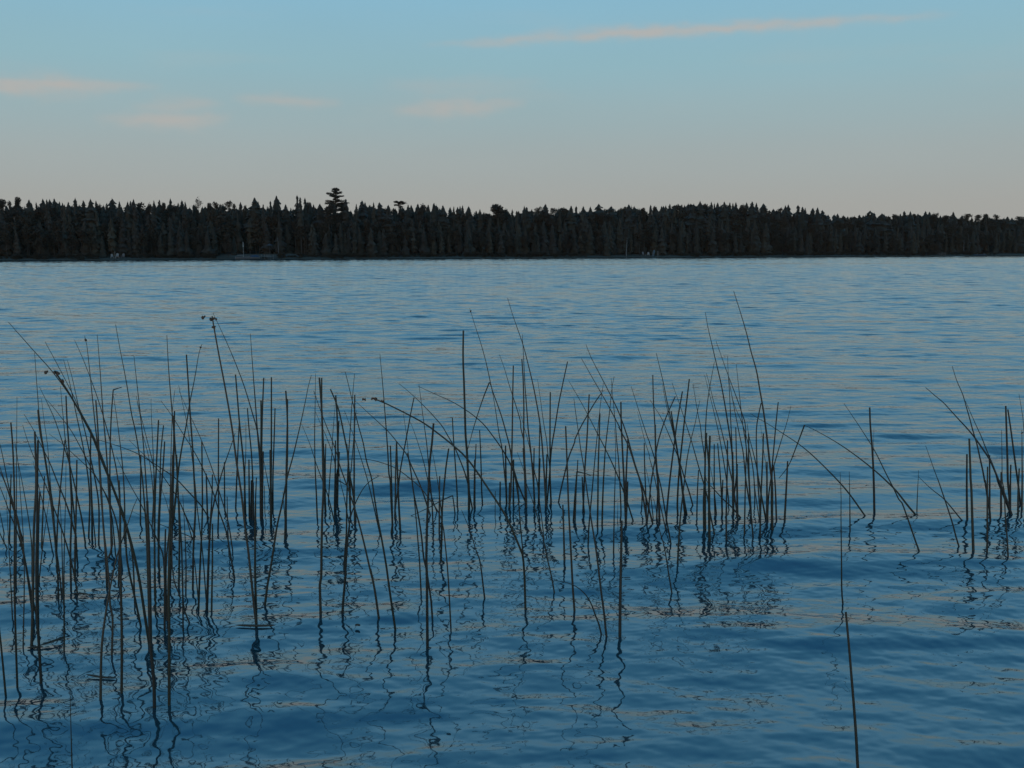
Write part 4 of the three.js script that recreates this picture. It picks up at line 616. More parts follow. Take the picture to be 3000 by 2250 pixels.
rush('medium right-tilted bulrush, back row, seventh clump counting from the left',-0.959,-5.915,5.1,'t','0,0,0;8,251,16;7,204,13;30,397,23;43,520,30;55,598,34');
rush('medium thin steeply left-leaning bulrush, back row, eighth clump counting from the left',-0.727,-5.442,3.8,'t','0,0,0;-14,75,5;-33,178,12;-56,293,21;-84,401,29;-107,484,36;-143,602,46;-166,674,52');
rush('short upright blunt bulrush, fourth such, back row, seventh clump counting from the left',-0.973,-5.995,6.3,'c','0,0,0;0,82,4;-2,183,10;-2,256,14;-7,384,22');
rush('medium arching left brown-headed bulrush, middle row, ninth clump counting from the left',0.054,-4.223,5.2,'h','0,0,0;-5,160,1;-12,233,2;-19,251,2;-78,391,2;-147,505,2;-246,650,2;-301,703,2;-383,769,1;-424,799,1;-567,875,0;-593,887,0;-637,904,-1');
rush('medium left-tilted blunt bulrush, middle row, ninth clump counting from the left',0.055,-4.228,3.7,'c','0,0,0;-11,236,15;-23,381,25;-30,478,31;-45,578,37;-50,614,40');
rush('medium steeply left-leaning bulrush, back row, eighth clump counting from the left',-0.480,-5.808,5.0,'t','0,0,0;-49,155,-8;-77,222,-11;-105,285,-14;-128,343,-17;-188,425,-18;-230,478,-19;-252,500,-19;-312,558,-18;-359,602,-18;-428,669,-18');
rush('medium arching left bulrush, front row, eighth clump counting from the left',-0.254,-4.029,3.6,'t','0,0,0;-9,203,-6;-17,306,-10;-29,415,-12;-45,463,-13;-84,521,-13;-113,562,-12;-153,599,-11;-208,642,-9;-233,655,-8;-314,681,-4;-396,686,1;-490,681,7');
rush('medium thick arching right bulrush, middle row, seventh clump counting from the left',-0.717,-4.159,6.0,'t','0,0,0;3,40,1;19,184,5;15,150,4;24,254,7;34,350,10;46,420,11;61,462,11;78,500,9;106,545,6;134,571,3;164,586,-2');
rush('short snapped bulrush, back row, seventh clump counting from the left',-1.042,-5.877,6.2,'c','0,0,0;4,109,2;8,188,4','8,188,4;22,185,1;74,151,-9');
rush('short thin left-tilted bulrush, back row, seventh clump counting from the left',-0.916,-5.599,3.9,'t','0,0,0;-14,91,3;-23,152,5;-39,224,9;-50,341,12');
rush('tall left-tilted bulrush, back row, eighth clump counting from the left',-0.662,-5.475,5.7,'t','0,0,0;3,18,0;-1,157,1;-6,296,3;-8,298,3;-14,439,5;-20,562,7;-33,791,10;-45,970,13');
rush('short upright blunt bulrush, first such, back row, eighth clump counting from the left',-0.672,-5.591,5.8,'c','0,0,0;0,276,14;-1,449,22');
rush('short upright blunt bulrush, second such, back row, eighth clump counting from the left',-0.679,-5.773,6.0,'c','0,0,0;3,86,-7;7,276,-22;13,428,-34');
rush('short upright blunt bulrush, third such, back row, eighth clump counting from the left',-0.622,-5.521,6.7,'c','0,0,0;-8,168,-16;-13,337,-32;-16,463,-44');
rush('medium right-tilted blunt bulrush, back row, eighth clump counting from the left',-0.694,-5.926,5.1,'c','0,0,0;6,50,-1;19,124,-3;33,232,-6;56,350,-10;84,492,-14;97,562,-17;119,664,-20');
rush('medium left-tilted bulrush, middle row, eighth clump counting from the left',-0.414,-4.466,3.9,'t','0,0,0;-3,84,-1;-4,123,-1;-10,218,-2;-16,312,-2;-22,388,-3;-28,463,-3;-38,537,-3;-46,612,-3;-54,702,-4;-66,798,-4');
rush('medium left-tilted blunt bulrush, front row, eighth clump counting from the left',-0.336,-4.116,4.4,'c','0,0,0;-4,73,4;-13,145,9;-22,217,14;-28,236,15;-39,360,23;-51,448,29;-66,535,35;-77,639,42;-87,701,46');
rush('short thin steeply left-leaning bulrush, back row, eighth clump counting from the left',-0.444,-5.865,4.0,'t','0,0,0;-22,66,5;-35,116,9;-66,280,20;-97,398,28;-132,511,37;-146,542,40');
rush('medium left-tilted bulrush, back row, eighth clump counting from the left',-0.433,-5.451,4.7,'t','0,0,0;-6,175,3;-16,304,5;-29,486,8;-44,614,11;-56,726,13;-65,807,15');
rush('medium thick upright blunt bulrush, front row, eighth clump counting from the left',-0.328,-3.774,6.1,'c','0,0,0;1,142,4;2,306,8;1,339,8;6,484,12;11,579,14;15,643,15;19,722,16;29,800,18;36,875,19');
rush('short thin left-tilted bulrush, back row, eighth clump counting from the left',-0.408,-5.769,4.0,'t','0,0,0;-9,86,-6;-18,167,-11;-36,287,-18;-58,406,-25');
rush('short upright blunt bulrush, fourth such, back row, eighth clump counting from the left',-0.400,-5.450,5.7,'c','0,0,0;3,167,7;7,305,13');
rush('medium right-tilted blunt bulrush, middle row, eighth clump counting from the left',-0.349,-4.902,6.0,'c','0,0,0;-4,-12,0;2,137,9;6,263,17;14,346,22;27,470,29;42,566,35');
rush('medium steeply left-leaning bulrush, back row, ninth clump counting from the left',-0.235,-5.901,5.1,'t','0,0,0;-12,63,-5;-26,151,-13;-50,234,-20;-78,307,-25;-102,365,-29;-141,433,-34;-174,491,-38;-203,527,-40;-251,581,-43;-303,634,-46;-370,698,-49;-428,746,-52');
rush('medium arching left bulrush, back row, ninth clump counting from the left',0.084,-6.037,5.2,'t','0,0,0;-38,91,-2;-92,237,-6;-146,337,-9;-214,434,-12;-253,484,-13;-302,529,-15;-376,583,-17;-444,623,-18;-542,668,-21;-647,717,-23');
rush('short upright blunt bulrush, first such, back row, ninth clump counting from the left',-0.331,-6.002,5.2,'c','0,0,0;1,31,1;-2,132,6;-10,284,13;-18,432,21;-22,539,26');
rush('tall thick upright blunt bulrush, back row, ninth clump counting from the left',-0.256,-5.882,8.1,'c','0,0,0;1,84,-2;-3,206,-4;-9,353,-7;-16,448,-9;-19,588,-12;-23,757,-16;-27,900,-19;-24,1060,-23');
rush('medium snapped bulrush, back row, ninth clump counting from the left',-0.034,-6.080,5.2,'t','0,0,0;-5,88,6;-14,191,13;-28,345,23;-43,418,28;-71,615,41;-90,715,47;-100,742,49','-100,742,49;-129,670,45;-185,505,34;-234,330,23');
rush('tall steeply left-leaning small-headed bulrush, back row, ninth clump counting from the left',0.039,-6.163,5.3,'g','0,0,0;-12,118,-2;-32,195,-4;-57,338,-7;-72,397,-8;-102,509,-11;-131,595,-13;-161,681,-14;-176,751,-16;-200,861,-18;-229,967,-21;-259,1061,-23;-293,1173,-25');
rush('medium left-tilted bulrush, back row, ninth clump counting from the left',0.085,-6.037,5.2,'t','0,0,0;-8,218,-21;-15,376,-37;-34,465,-45;-32,482,-47;-57,576,-56;-81,650,-64;-106,729,-72;-130,813,-80;-160,897,-89');
rush('medium upright blunt bulrush, first such, back row, ninth clump counting from the left',-0.018,-5.918,6.1,'c','0,0,0;8,98,-8;13,244,-19;18,436,-34;22,673,-52;26,847,-65');
rush('short upright blunt bulrush, second such, back row, ninth clump counting from the left',-0.227,-5.920,5.1,'c','0,0,0;4,148,-7;14,387,-19');
rush('short thick upright blunt bulrush, first such, back row, ninth clump counting from the left',-0.228,-6.000,8.3,'c','0,0,0;5,283,7');
rush('short upright blunt bulrush, third such, back row, ninth clump counting from the left',-0.187,-6.187,5.3,'c','0,0,0;-2,36,0;-6,244,2;-12,428,4');
rush('short upright blunt bulrush, fifth such, back row, ninth clump counting from the left',-0.034,-6.018,7.2,'c','0,0,0;-2,51,2;-5,229,10;-6,365,15');
rush('short upright blunt bulrush, fourth such, back row, ninth clump counting from the left',-0.075,-6.019,7.2,'c','0,0,0;2,140,-9');
rush('short thick upright blunt bulrush, second such, back row, ninth clump counting from the left',-0.019,-5.998,8.2,'c','0,0,0;3,140,-3');
rush('short upright blunt bulrush, sixth such, back row, ninth clump counting from the left',0.006,-5.997,7.2,'c','0,0,0;0,129,-8;2,278,-17');
rush('short thin upright blunt bulrush, back row, ninth clump counting from the left',-0.100,-5.765,3.0,'c','0,0,0;2,146,2');
rush('short snapped bulrush, back row, ninth clump counting from the left',-0.335,-5.825,5.0,'c','0,0,0;-5,50,2;-12,105,4','-12,105,4;-71,80,7;-152,35,10;-265,-16,15');
rush('short steeply left-leaning bulrush, middle row, ninth clump counting from the left',-0.124,-4.351,4.6,'t','0,0,0;-7,62,-4;-14,125,-8;-21,168,-11;-39,216,-14;-49,253,-16;-71,319,-20;-99,388,-24');
rush('tall left-tilted bulrush, back row, tenth clump counting from the left',0.199,-5.935,6.1,'t','0,0,0;-2,44,-4;-9,190,-19;-19,336,-34;-23,390,-39;-38,526,-53;-57,638,-64;-76,735,-74;-105,856,-87;-134,967,-99;-190,1128,-117;-224,1240,-129');
rush('tall left-tilted bulrush, back row, ninth clump counting from the left',0.134,-5.975,6.2,'t','0,0,0;-9,158,-12;-21,305,-23;-29,380,-29;-38,453,-35;-48,600,-46;-57,723,-56;-64,869,-67;-72,1024,-79');
rush('medium upright blunt bulrush, second such, back row, ninth clump counting from the left',0.083,-5.917,6.1,'c','0,0,0;-1,98,-7;-8,245,-17;-15,396,-27;-14,610,-41;-18,779,-53;-25,885,-60');
rush('medium thin left-tilted bulrush, back row, ninth clump counting from the left',0.158,-6.077,4.2,'t','0,0,0;-4,110,-8;-34,221,-16;-53,336,-25;-83,450,-33;-117,571,-43');
rush('medium thin left-tilted bulrush, back row, tenth clump counting from the left',0.236,-6.118,4.2,'t','0,0,0;-7,203,-12;-20,293,-17;-25,360,-21;-45,480,-29;-65,631,-38;-82,746,-45');
rush('medium upright blunt bulrush, first such, back row, tenth clump counting from the left',0.232,-5.994,6.2,'c','0,0,0;-1,30,1;-7,182,5;-7,333,10;-8,389,12;-7,690,21');
rush('medium right-tilted blunt bulrush, back row, tenth clump counting from the left',0.206,-5.995,5.2,'c','0,0,0;5,55,-1;15,170,-3;29,355,-5;49,479,-7;68,603,-9;87,701,-10;122,867,-11');
rush('medium upright blunt bulrush, middle row, tenth clump counting from the left',0.262,-4.200,5.2,'c','0,0,0;-7,94,0;-13,203,1;-17,275,2;-26,435,3;-30,541,3;-34,646,4;-40,788,5');
rush('short upright blunt bulrush, eighth such, back row, ninth clump counting from the left',0.130,-5.916,6.1,'c','0,0,0;-4,201,13;-2,371,24');
rush('short upright blunt bulrush, seventh such, back row, ninth clump counting from the left',0.078,-6.017,5.2,'c','0,0,0;-5,179,12;-14,351,23');
rush('short thick upright blunt bulrush, third such, back row, ninth clump counting from the left',0.158,-5.995,8.2,'c','0,0,0;1,132,3;6,290,7');
rush('short upright blunt bulrush, ninth such, back row, ninth clump counting from the left',0.159,-6.098,5.2,'c','0,0,0;4,262,7;7,475,13');
rush('short upright blunt bulrush, first such, back row, tenth clump counting from the left',0.198,-5.955,7.2,'c','0,0,0;3,139,-7;8,318,-15');
rush('medium steeply left-leaning bulrush, middle row, tenth clump counting from the left',0.185,-4.448,3.9,'t','0,0,0;-5,30,-3;-16,85,-9;-31,148,-15;-35,171,-17;-49,237,-24;-75,333,-34;-97,407,-42;-123,481,-50;-133,532,-55;-163,617,-64');
rush('short thin left-tilted bulrush, back row, tenth clump counting from the left',0.167,-5.297,3.7,'t','0,0,0;-18,156,-1;-39,312,-3;-76,475,-5');
rush('medium steeply left-leaning bulrush, back row, eleventh clump counting from the left',0.683,-5.682,4.9,'t','0,0,0;-32,102,-13;-83,242,-32;-148,385,-53;-218,520,-73;-213,511,-72;-278,637,-91;-315,702,-101;-360,780,-114');
rush('medium steeply right-leaning blunt bulrush, back row, tenth clump counting from the left',0.280,-6.075,5.2,'c','0,0,0;14,75,-7;34,160,-14;64,279,-25;99,369,-32;94,365,-32;134,455,-39;179,534,-44;223,609,-50;258,658,-53');
rush('medium left-tilted bulrush, front row, eleventh clump counting from the left',0.370,-3.888,4.9,'t','0,0,0;-2,13,-1;-8,78,-8;-21,176,-18;-34,289,-30;-43,355,-37;-59,455,-48;-76,571,-60;-85,642,-68;-103,752,-80;-104,762,-81;-120,878,-93;-127,933,-99');
rush('medium upright blunt bulrush, second such, back row, tenth clump counting from the left',0.415,-5.873,6.1,'c','0,0,0;2,59,1;6,183,2;12,306,3;19,409,5;25,550,6;31,690,8');
rush('medium right-tilted bulrush, back row, tenth clump counting from the left',0.394,-5.185,4.5,'t','0,0,0;2,76,3;10,186,7;17,274,10;32,470,18;38,540,21;51,686,26;59,771,30;70,847,33');
rush('medium upright blunt bulrush, third such, back row, tenth clump counting from the left',0.466,-5.474,5.7,'c','0,0,0;1,158,5;1,343,11;4,485,16;7,644,21');
rush('medium right-tilted bulrush, back row, eleventh clump counting from the left',0.493,-5.490,5.7,'t','0,0,0;2,178,7;12,432,17;16,483,19;36,683,28;43,773,32;55,844,36');
rush('medium left-tilted bulrush, back row, eleventh clump counting from the left',0.615,-5.683,4.9,'t','0,0,0;2,19,1;-2,130,4;-16,345,10;-27,446,13;-37,559,16;-56,736,20;-63,810,22');
rush('medium upright bulrush, middle row, eleventh clump counting from the left',0.510,-5.021,4.4,'t','0,0,0;1,97,-3;3,266,-9;6,391,-14;7,558,-20;0,633,-23');
rush('medium upright blunt bulrush, back row, eleventh clump counting from the left',0.633,-5.575,6.8,'c','0,0,0;-5,129,-11;-14,313,-28;-21,455,-41;-26,565,-50;-28,680,-60');
rush('medium steeply left-leaning bulrush, first such, back row, twelfth clump counting from the left',0.780,-5.521,5.8,'t','0,0,0;-20,77,-9;-52,195,-22;-93,308,-36;-138,444,-52;-192,548,-68;-179,530,-64;-242,652,-82;-282,724,-93;-350,842,-111;-395,923,-124');
rush('tall steeply left-leaning bulrush, back row, eleventh clump counting from the left',0.757,-5.627,5.9,'t','0,0,0;-12,80,-3;-41,235,-8;-70,328,-13;-103,449,-19;-103,450,-19;-159,612,-28;-223,745,-39;-288,869,-49;-320,933,-54;-345,997,-58');
rush('short upright blunt bulrush, first such, back row, eleventh clump counting from the left',0.649,-5.719,6.9,'c','0,0,0;-1,143,-6;3,309,-12;9,449,-18');
rush('short upright blunt bulrush, second such, back row, eleventh clump counting from the left',0.629,-5.540,6.7,'c','0,0,0;6,115,-7;10,246,-15');
rush('medium steeply left-leaning bulrush, second such, back row, twelfth clump counting from the left',0.826,-5.202,4.6,'t','0,0,0;-9,49,1;-23,116,3;-52,279,7;-75,375,9;-93,453,11;-124,548,11;-118,538,12;-118,530,11;-167,671,11;-217,825,12');
rush('medium thin steeply left-leaning bulrush, back row, twelfth clump counting from the left',0.834,-5.410,3.8,'t','0,0,0;-20,90,-7;-39,170,-13;-57,260,-20;-75,340,-26;-97,421,-33;-91,410,-32;-114,481,-38;-118,495,-39;-158,651,-52');
rush('short upright blunt bulrush, fourth such, back row, eleventh clump counting from the left',0.769,-5.736,5.0,'c','0,0,0;-3,114,-10;-10,279,-25;-13,422,-38');
rush('medium right-tilted blunt bulrush, back row, eleventh clump counting from the left',0.737,-5.488,4.8,'c','0,0,0;11,105,-5;24,253,-13;45,381,-18;58,467,-22;97,598,-25;151,727,-26');
rush('short thin left-tilted bulrush, back row, twelfth clump counting from the left',0.807,-5.735,4.0,'t','0,0,0;-10,90,-7;-24,194,-15;-43,284,-23');
rush('short upright blunt bulrush, third such, back row, eleventh clump counting from the left',0.775,-5.987,5.2,'c','0,0,0;1,110,-1');
rush('short snapped bulrush, back row, tenth clump counting from the left',0.349,-5.704,5.9,'c','0,0,0;8,150,6;17,273,12','17,273,12;56,264,14;98,252,16');
rush('short upright blunt bulrush, second such, back row, tenth clump counting from the left',0.357,-5.686,4.9,'c','0,0,0;5,151,-9;15,337,-21');
rush('short upright blunt bulrush, third such, back row, tenth clump counting from the left',0.419,-5.835,6.0,'c','0,0,0;-8,94,1;-13,211,2');
rush('short upright blunt bulrush, middle row, tenth clump counting from the left',0.255,-4.882,6.0,'c','0,0,0;0,-8,0;-4,156,-11;-8,278,-19');
rush('short thick upright blunt bulrush, front row, eleventh clump counting from the left',0.423,-3.887,7.0,'c','0,0,0;1,127,-12;4,290,-27;4,290,-27;7,456,-43');
rush('short arching left bulrush, front row, eleventh clump counting from the left',0.351,-3.914,4.2,'t','0,0,0;-8,34,-1;-23,74,-2;-40,121,-3;-59,154,-5;-86,181,-7;-115,198,-10;-154,209,-13;-201,213,-17');
rush('short thin upright bulrush, back row, eleventh clump counting from the left',0.587,-5.576,2.9,'t','0,0,0;1,146,0');
rush('medium upright blunt bulrush, back row, twelfth clump counting from the left',0.819,-5.670,4.9,'c','0,0,0;5,210,-19;-4,303,-29;-9,443,-42;-11,533,-51;-19,668,-64;-23,816,-79');
rush('medium steeply left-leaning bulrush, third such, back row, twelfth clump counting from the left',1.083,-6.012,5.2,'t','0,0,0;-22,79,-8;-47,153,-17;-86,281,-31;-116,355,-40;-189,521,-62;-228,582,-73;-253,626,-79');
rush('medium left-tilted bulrush, second such, back row, twelfth clump counting from the left',1.010,-5.797,6.1,'t','0,0,0;-17,88,1;-28,161,2;-39,244,3;-55,341,5;-81,476,6;-92,521,6;-127,669,6;-147,764,6;-190,936,6');
rush('medium left-tilted bulrush, first such, back row, twelfth clump counting from the left',1.007,-5.855,5.1,'t','0,0,0;-20,159,4;-48,345,9;-74,466,10;-100,560,10;-125,666,11;-141,748,12');
rush('medium left-tilted blunt bulrush, back row, twelfth clump counting from the left',1.000,-5.798,6.1,'c','0,0,0;-11,88,2;-40,303,7;-67,467,9;-77,522,10;-91,603,12');
rush('medium right-tilted blunt bulrush, first such, back row, twelfth clump counting from the left',0.868,-5.633,5.9,'c','0,0,0;2,42,-3;20,242,-18;33,359,-25;46,465,-32;55,541,-38;86,731,-49');
rush('medium steeply left-leaning bulrush, back row, thirteenth clump counting from the left',1.081,-5.325,4.7,'t','0,0,0;-20,96,-11;-42,215,-23;-81,350,-40;-125,507,-60;-151,588,-71;-177,671,-82;-203,745,-92;-226,812,-102');
rush('medium right-tilted blunt bulrush, second such, back row, twelfth clump counting from the left',0.959,-5.798,6.1,'c','0,0,0;-3,39,1;1,236,11;15,431,22;22,525,28;34,663,36;45,792,44');
rush('medium left-tilted bulrush, third such, back row, twelfth clump counting from the left',1.052,-5.441,4.8,'t','0,0,0;-1,261,-19;-7,405,-31;-21,494,-40;-30,572,-47;-43,634,-54;-70,794,-71');
rush('medium right-tilted bulrush, middle row, twelfth clump counting from the left',0.798,-4.803,5.1,'t','0,0,0;1,20,-2;7,144,-13;14,244,-22;30,391,-34;49,546,-46;87,713,-56;91,742,-58;104,798,-61');
rush('medium right-tilted bulrush, back row, twelfth clump counting from the left',1.047,-5.457,5.8,'t','0,0,0;-3,169,-8;2,305,-13;2,463,-19;3,573,-24;8,672,-27;20,770,-29;44,918,-31');
rush('medium thin left-tilted bulrush, first such, back row, thirteenth clump counting from the left',1.313,-6.071,4.3,'t','0,0,0;-9,71,-1;-21,162,-3;-59,374,-9;-80,471,-12;-107,581,-17;-132,675,-21;-158,774,-26');
rush('medium left-tilted bulrush, first such, back row, thirteenth clump counting from the left',1.271,-5.628,5.0,'t','0,0,0;-18,126,-7;-33,220,-13;-52,303,-19;-67,387,-24;-114,576,-39;-137,652,-47;-161,749,-54;-184,832,-61');
rush('tall left-tilted bulrush, first such, back row, thirteenth clump counting from the left',1.289,-5.832,6.2,'t','0,0,0;-8,227,9;-21,374,14;-33,446,15;-49,535,15;-71,655,16;-93,760,17;-118,859,16;-149,982,15;-179,1104,14;-190,1165,15');
rush('tall left-tilted bulrush, second such, back row, thirteenth clump counting from the left',1.278,-5.291,4.7,'t','0,0,0;-20,167,7;-37,347,15;-60,546,24;-62,609,27;-85,679,27;-108,743,26;-162,881,22;-189,954,21;-224,1047,19');
rush('medium upright bulrush, first such, back row, thirteenth clump counting from the left',1.312,-5.949,5.2,'t','0,0,0;-6,342,-35;-13,485,-50;-23,699,-73;-30,796,-84;-33,893,-94');
rush('medium left-tilted bulrush, second such, back row, thirteenth clump counting from the left',1.414,-5.948,5.2,'t','0,0,0;-28,172,-14;-45,329,-24;-64,416,-33;-84,516,-42;-104,613,-50;-134,774,-64');
rush('medium upright bulrush, second such, back row, thirteenth clump counting from the left',1.239,-5.323,4.7,'t','0,0,0;-1,246,-5;0,401,-8;1,467,-9;-13,555,-14;-20,596,-17;-37,732,-23;-59,918,-32');
rush('medium thin left-tilted bulrush, second such, back row, thirteenth clump counting from the left',1.460,-6.028,4.3,'t','0,0,0;0,55,-5;-10,203,-21;-44,379,-45;-70,470,-60;-120,592,-83;-144,695,-99');
rush('tall left-tilted bulrush, third such, back row, thirteenth clump counting from the left',1.454,-5.591,7.0,'t','0,0,0;-6,230,-2;-16,300,-5;-38,475,-12;-49,551,-15;-64,647,-19;-84,752,-25;-103,853,-30;-132,952,-38;-160,1061,-46;-197,1183,-56;-232,1291,-65');
rush('medium upright blunt bulrush, first such, back row, thirteenth clump counting from the left',1.316,-5.291,4.7,'c','0,0,0;-2,118,-10;-14,293,-27;-21,423,-39;-24,541,-50;-22,595,-54;-12,657,-56;-1,713,-58');
rush('medium upright blunt bulrush, second such, back row, thirteenth clump counting from the left',1.452,-5.573,5.0,'c','0,0,0;-5,299,-23;6,461,-32;12,550,-37;23,678,-43');
rush('medium steeply left-leaning bulrush, back row, sparse stretch before the rightmost clump',2.011,-5.656,5.2,'t','0,0,0;-47,68,-14;-92,132,-28;-140,191,-43;-215,271,-67;-313,366,-98;-374,415,-118;-454,468,-145;-488,490,-156;-537,521,-172;-581,545,-187;-631,576,-203');
rush('short snapped bulrush, back row, sparse stretch before the rightmost clump',2.313,-5.699,6.3,'t','0,0,0;-45,54,-17;-88,111,-32;-67,83,-25;-115,146,-43;-172,204,-64;-215,244,-80;-262,284,-98;-323,332,-121;-397,385,-150;-475,433,-180;-540,468,-206;-598,496,-228','-598,496,-228;-640,352,-249;-676,240,-267;-722,166,-288');
rush('medium right-tilted bulrush, back row, thirteenth clump counting from the left',1.433,-5.609,5.0,'t','0,0,0;2,157,4;15,280,10;37,384,18;55,460,24;81,563,32;101,665,40');
rush('short upright blunt bulrush, ninth such, back row, thirteenth clump counting from the left',1.479,-5.590,6.0,'c','0,0,0;-14,208,3;-26,329,3');
rush('short upright blunt bulrush, eighth such, back row, thirteenth clump counting from the left',1.425,-5.591,7.0,'c','0,0,0;-3,182,-6;-6,345,-12');
rush('short thick upright blunt bulrush, second such, back row, thirteenth clump counting from the left',1.406,-5.387,8.6,'c','0,0,0;-9,142,1;-14,269,3');
rush('short upright blunt bulrush, seventh such, back row, thirteenth clump counting from the left',1.334,-5.371,5.7,'c','0,0,0;-1,190,0;1,303,0;3,437,0;3,546,0');
rush('short thin left-tilted bulrush, third such, back row, thirteenth clump counting from the left',1.490,-5.849,3.1,'t','0,0,0;-17,272,9;-32,359,10;-55,514,11');
rush('short left-tilted bulrush, back row, thirteenth clump counting from the left',1.430,-5.627,6.0,'t','0,0,0;-27,147,-20;-54,308,-41;-72,386,-52;-95,478,-66;-104,542,-74');
rush('short upright blunt bulrush, sixth such, back row, thirteenth clump counting from the left',1.379,-5.774,6.1,'c','0,0,0;-7,92,-1;-18,237,-2;-26,473,-1');
rush('short thin left-tilted bulrush, second such, back row, thirteenth clump counting from the left',1.400,-5.663,4.0,'t','0,0,0;-23,142,-7;-45,330,-14');
rush('short right-tilted blunt bulrush, back row, thirteenth clump counting from the left',1.285,-5.813,6.1,'c','0,0,0;3,107,-3;11,180,-3;18,287,-5');
rush('short upright blunt bulrush, fifth such, back row, thirteenth clump counting from the left',1.271,-5.628,5.0,'c','0,0,0;-3,172,-15;-5,311,-28');
rush('short upright blunt bulrush, fourth such, back row, thirteenth clump counting from the left',1.337,-5.949,5.2,'c','0,0,0;-11,298,-3;-19,480,-5');
rush('short thick upright blunt bulrush, first such, back row, thirteenth clump counting from the left',1.281,-5.794,8.2,'c','0,0,0;-3,134,-12;-6,357,-33');
rush('short upright blunt bulrush, third such, back row, thirteenth clump counting from the left',1.127,-5.246,5.6,'c','0,0,0;-3,88,-2;-4,265,-5;-3,396,-7;-5,531,-9');
rush('short upright blunt bulrush, second such, back row, thirteenth clump counting from the left',1.206,-5.739,6.1,'c','0,0,0;-3,77,-2;-1,211,-5');
rush('short left-tilted blunt bulrush, back row, thirteenth clump counting from the left',1.212,-5.776,5.1,'c','0,0,0;-9,164,-5;-20,293,-10;-32,415,-15');
rush('short upright blunt bulrush, first such, back row, thirteenth clump counting from the left',1.168,-5.758,5.1,'c','0,0,0;-8,123,7;-13,245,14;-19,421,25');
rush('short thin left-tilted bulrush, first such, back row, thirteenth clump counting from the left',1.177,-5.758,4.0,'t','0,0,0;-16,144,-4;-31,231,-7;-46,307,-11');
rush('medium thick upright blunt bulrush, back row, twelfth clump counting from the left',1.035,-5.229,8.3,'c','0,0,0;-2,27,1;-9,228,7;-14,404,13;-14,563,19');
rush('short upright blunt bulrush, third such, back row, twelfth clump counting from the left',1.046,-5.407,6.7,'c','0,0,0;-10,231,14;-14,414,27;-12,550,37');
rush('short upright blunt bulrush, fourth such, back row, twelfth clump counting from the left',1.082,-5.491,5.8,'c','0,0,0;-2,296,-20;-17,486,-36');
rush('short steeply left-leaning bulrush, back row, thirteenth clump counting from the left',1.301,-5.682,6.0,'t','0,0,0;-49,60,-9;-104,111,-19;-150,161,-28;-192,208,-35;-202,260,-35');
rush('short upright blunt bulrush, second such, back row, twelfth clump counting from the left',1.070,-5.797,5.1,'c','0,0,0;1,136,-1;5,257,-2');
rush('short upright blunt bulrush, first such, back row, twelfth clump counting from the left',0.832,-5.652,6.9,'c','0,0,0;-7,192,-11;-17,300,-19;-24,402,-25;-27,542,-33');
rush('short left-tilted bulrush, middle row, twelfth clump counting from the left',0.714,-4.460,4.0,'t','0,0,0;-16,94,-5;-33,192,-10;-56,274,-16;-82,408,-23;-96,429,-26');
rush('short upright blunt bulrush, tenth such, back row, thirteenth clump counting from the left',1.519,-5.573,7.0,'c','0,0,0;3,184,3;5,355,7');
rush('medium steeply left-leaning bulrush, middle row, sparse stretch before the rightmost clump',2.042,-4.977,4.7,'t','0,0,0;-18,49,-8;-40,115,-19;-65,188,-30;-93,261,-43;-97,261,-45;-120,309,-55;-167,406,-76;-217,511,-99;-282,620,-128;-320,680,-145;-359,741,-162');
rush('medium upright blunt bulrush, back row, sparse stretch before the rightmost clump',2.115,-5.841,7.5,'c','0,0,0;-5,117,-5;-13,262,-12;-23,383,-18;-35,503,-26;-41,608,-31');
rush('short thin upright bulrush, first such, back row, sparse stretch before the rightmost clump',2.141,-5.919,3.2,'t','0,0,0;-9,268,-21;-8,473,-35');
rush('medium upright bulrush, middle row, sparse stretch before the rightmost clump',1.434,-4.296,4.0,'t','0,0,0;-4,30,0;-13,179,5;-26,399,13;-28,452,15;-38,571,19');
rush('short upright bulrush, back row, sparse stretch before the rightmost clump',1.823,-5.383,4.9,'t','0,0,0;-4,115,-4;-6,180,-7;-13,332,-13');
rush('short thin upright bulrush, second such, back row, sparse stretch before the rightmost clump',2.354,-5.816,4.3,'t','0,0,0;-2,64,1;-3,153,3;-4,251,6');
rush('short steeply left-leaning bulrush, back row, rightmost clump',2.511,-5.504,5.2,'t','0,0,0;-36,40,-15;-72,87,-31;-116,141,-50;-171,186,-73;-207,220,-89;-242,256,-104');
rush('short steeply left-leaning bulrush, middle row, rightmost clump',2.286,-5.091,4.8,'t','0,0,0;-15,54,-10;-29,113,-21;-46,172,-32;-63,228,-44;-101,350,-69;-91,318,-62;-114,385,-77;-155,511,-104');
rush('medium steeply left-leaning bulrush, third such, back row, rightmost clump',2.835,-5.651,7.6,'t','0,0,0;-13,37,-7;-48,144,-27;-78,222,-43;-70,198,-39;-97,272,-54;-123,333,-68;-160,394,-87;-193,446,-105;-229,495,-124;-266,539,-143;-306,587,-164;-350,640,-187;-394,680,-210;-438,722,-233');
rush('medium steeply left-leaning bulrush, first such, back row, rightmost clump',2.642,-5.511,6.3,'t','0,0,0;-10,103,-8;-23,176,-16;-36,258,-24;-33,230,-22;-44,291,-29;-63,380,-41;-79,453,-51;-99,522,-62;-114,582,-71;-133,651,-82;-152,720,-93;-182,796,-110;-205,873,-123');
rush('medium steeply left-leaning bulrush, second such, back row, rightmost clump',2.862,-5.734,5.5,'t','0,0,0;-31,91,-22;-72,210,-50;-76,237,-53;-123,369,-86;-149,444,-104;-175,507,-121;-227,641,-156');
rush('medium thick upright blunt bulrush, middle row, rightmost clump',2.320,-5.005,7.6,'c','0,0,0;-4,108,-12;-8,219,-24;-12,330,-37;-14,346,-39;-18,454,-51;-23,570,-64');
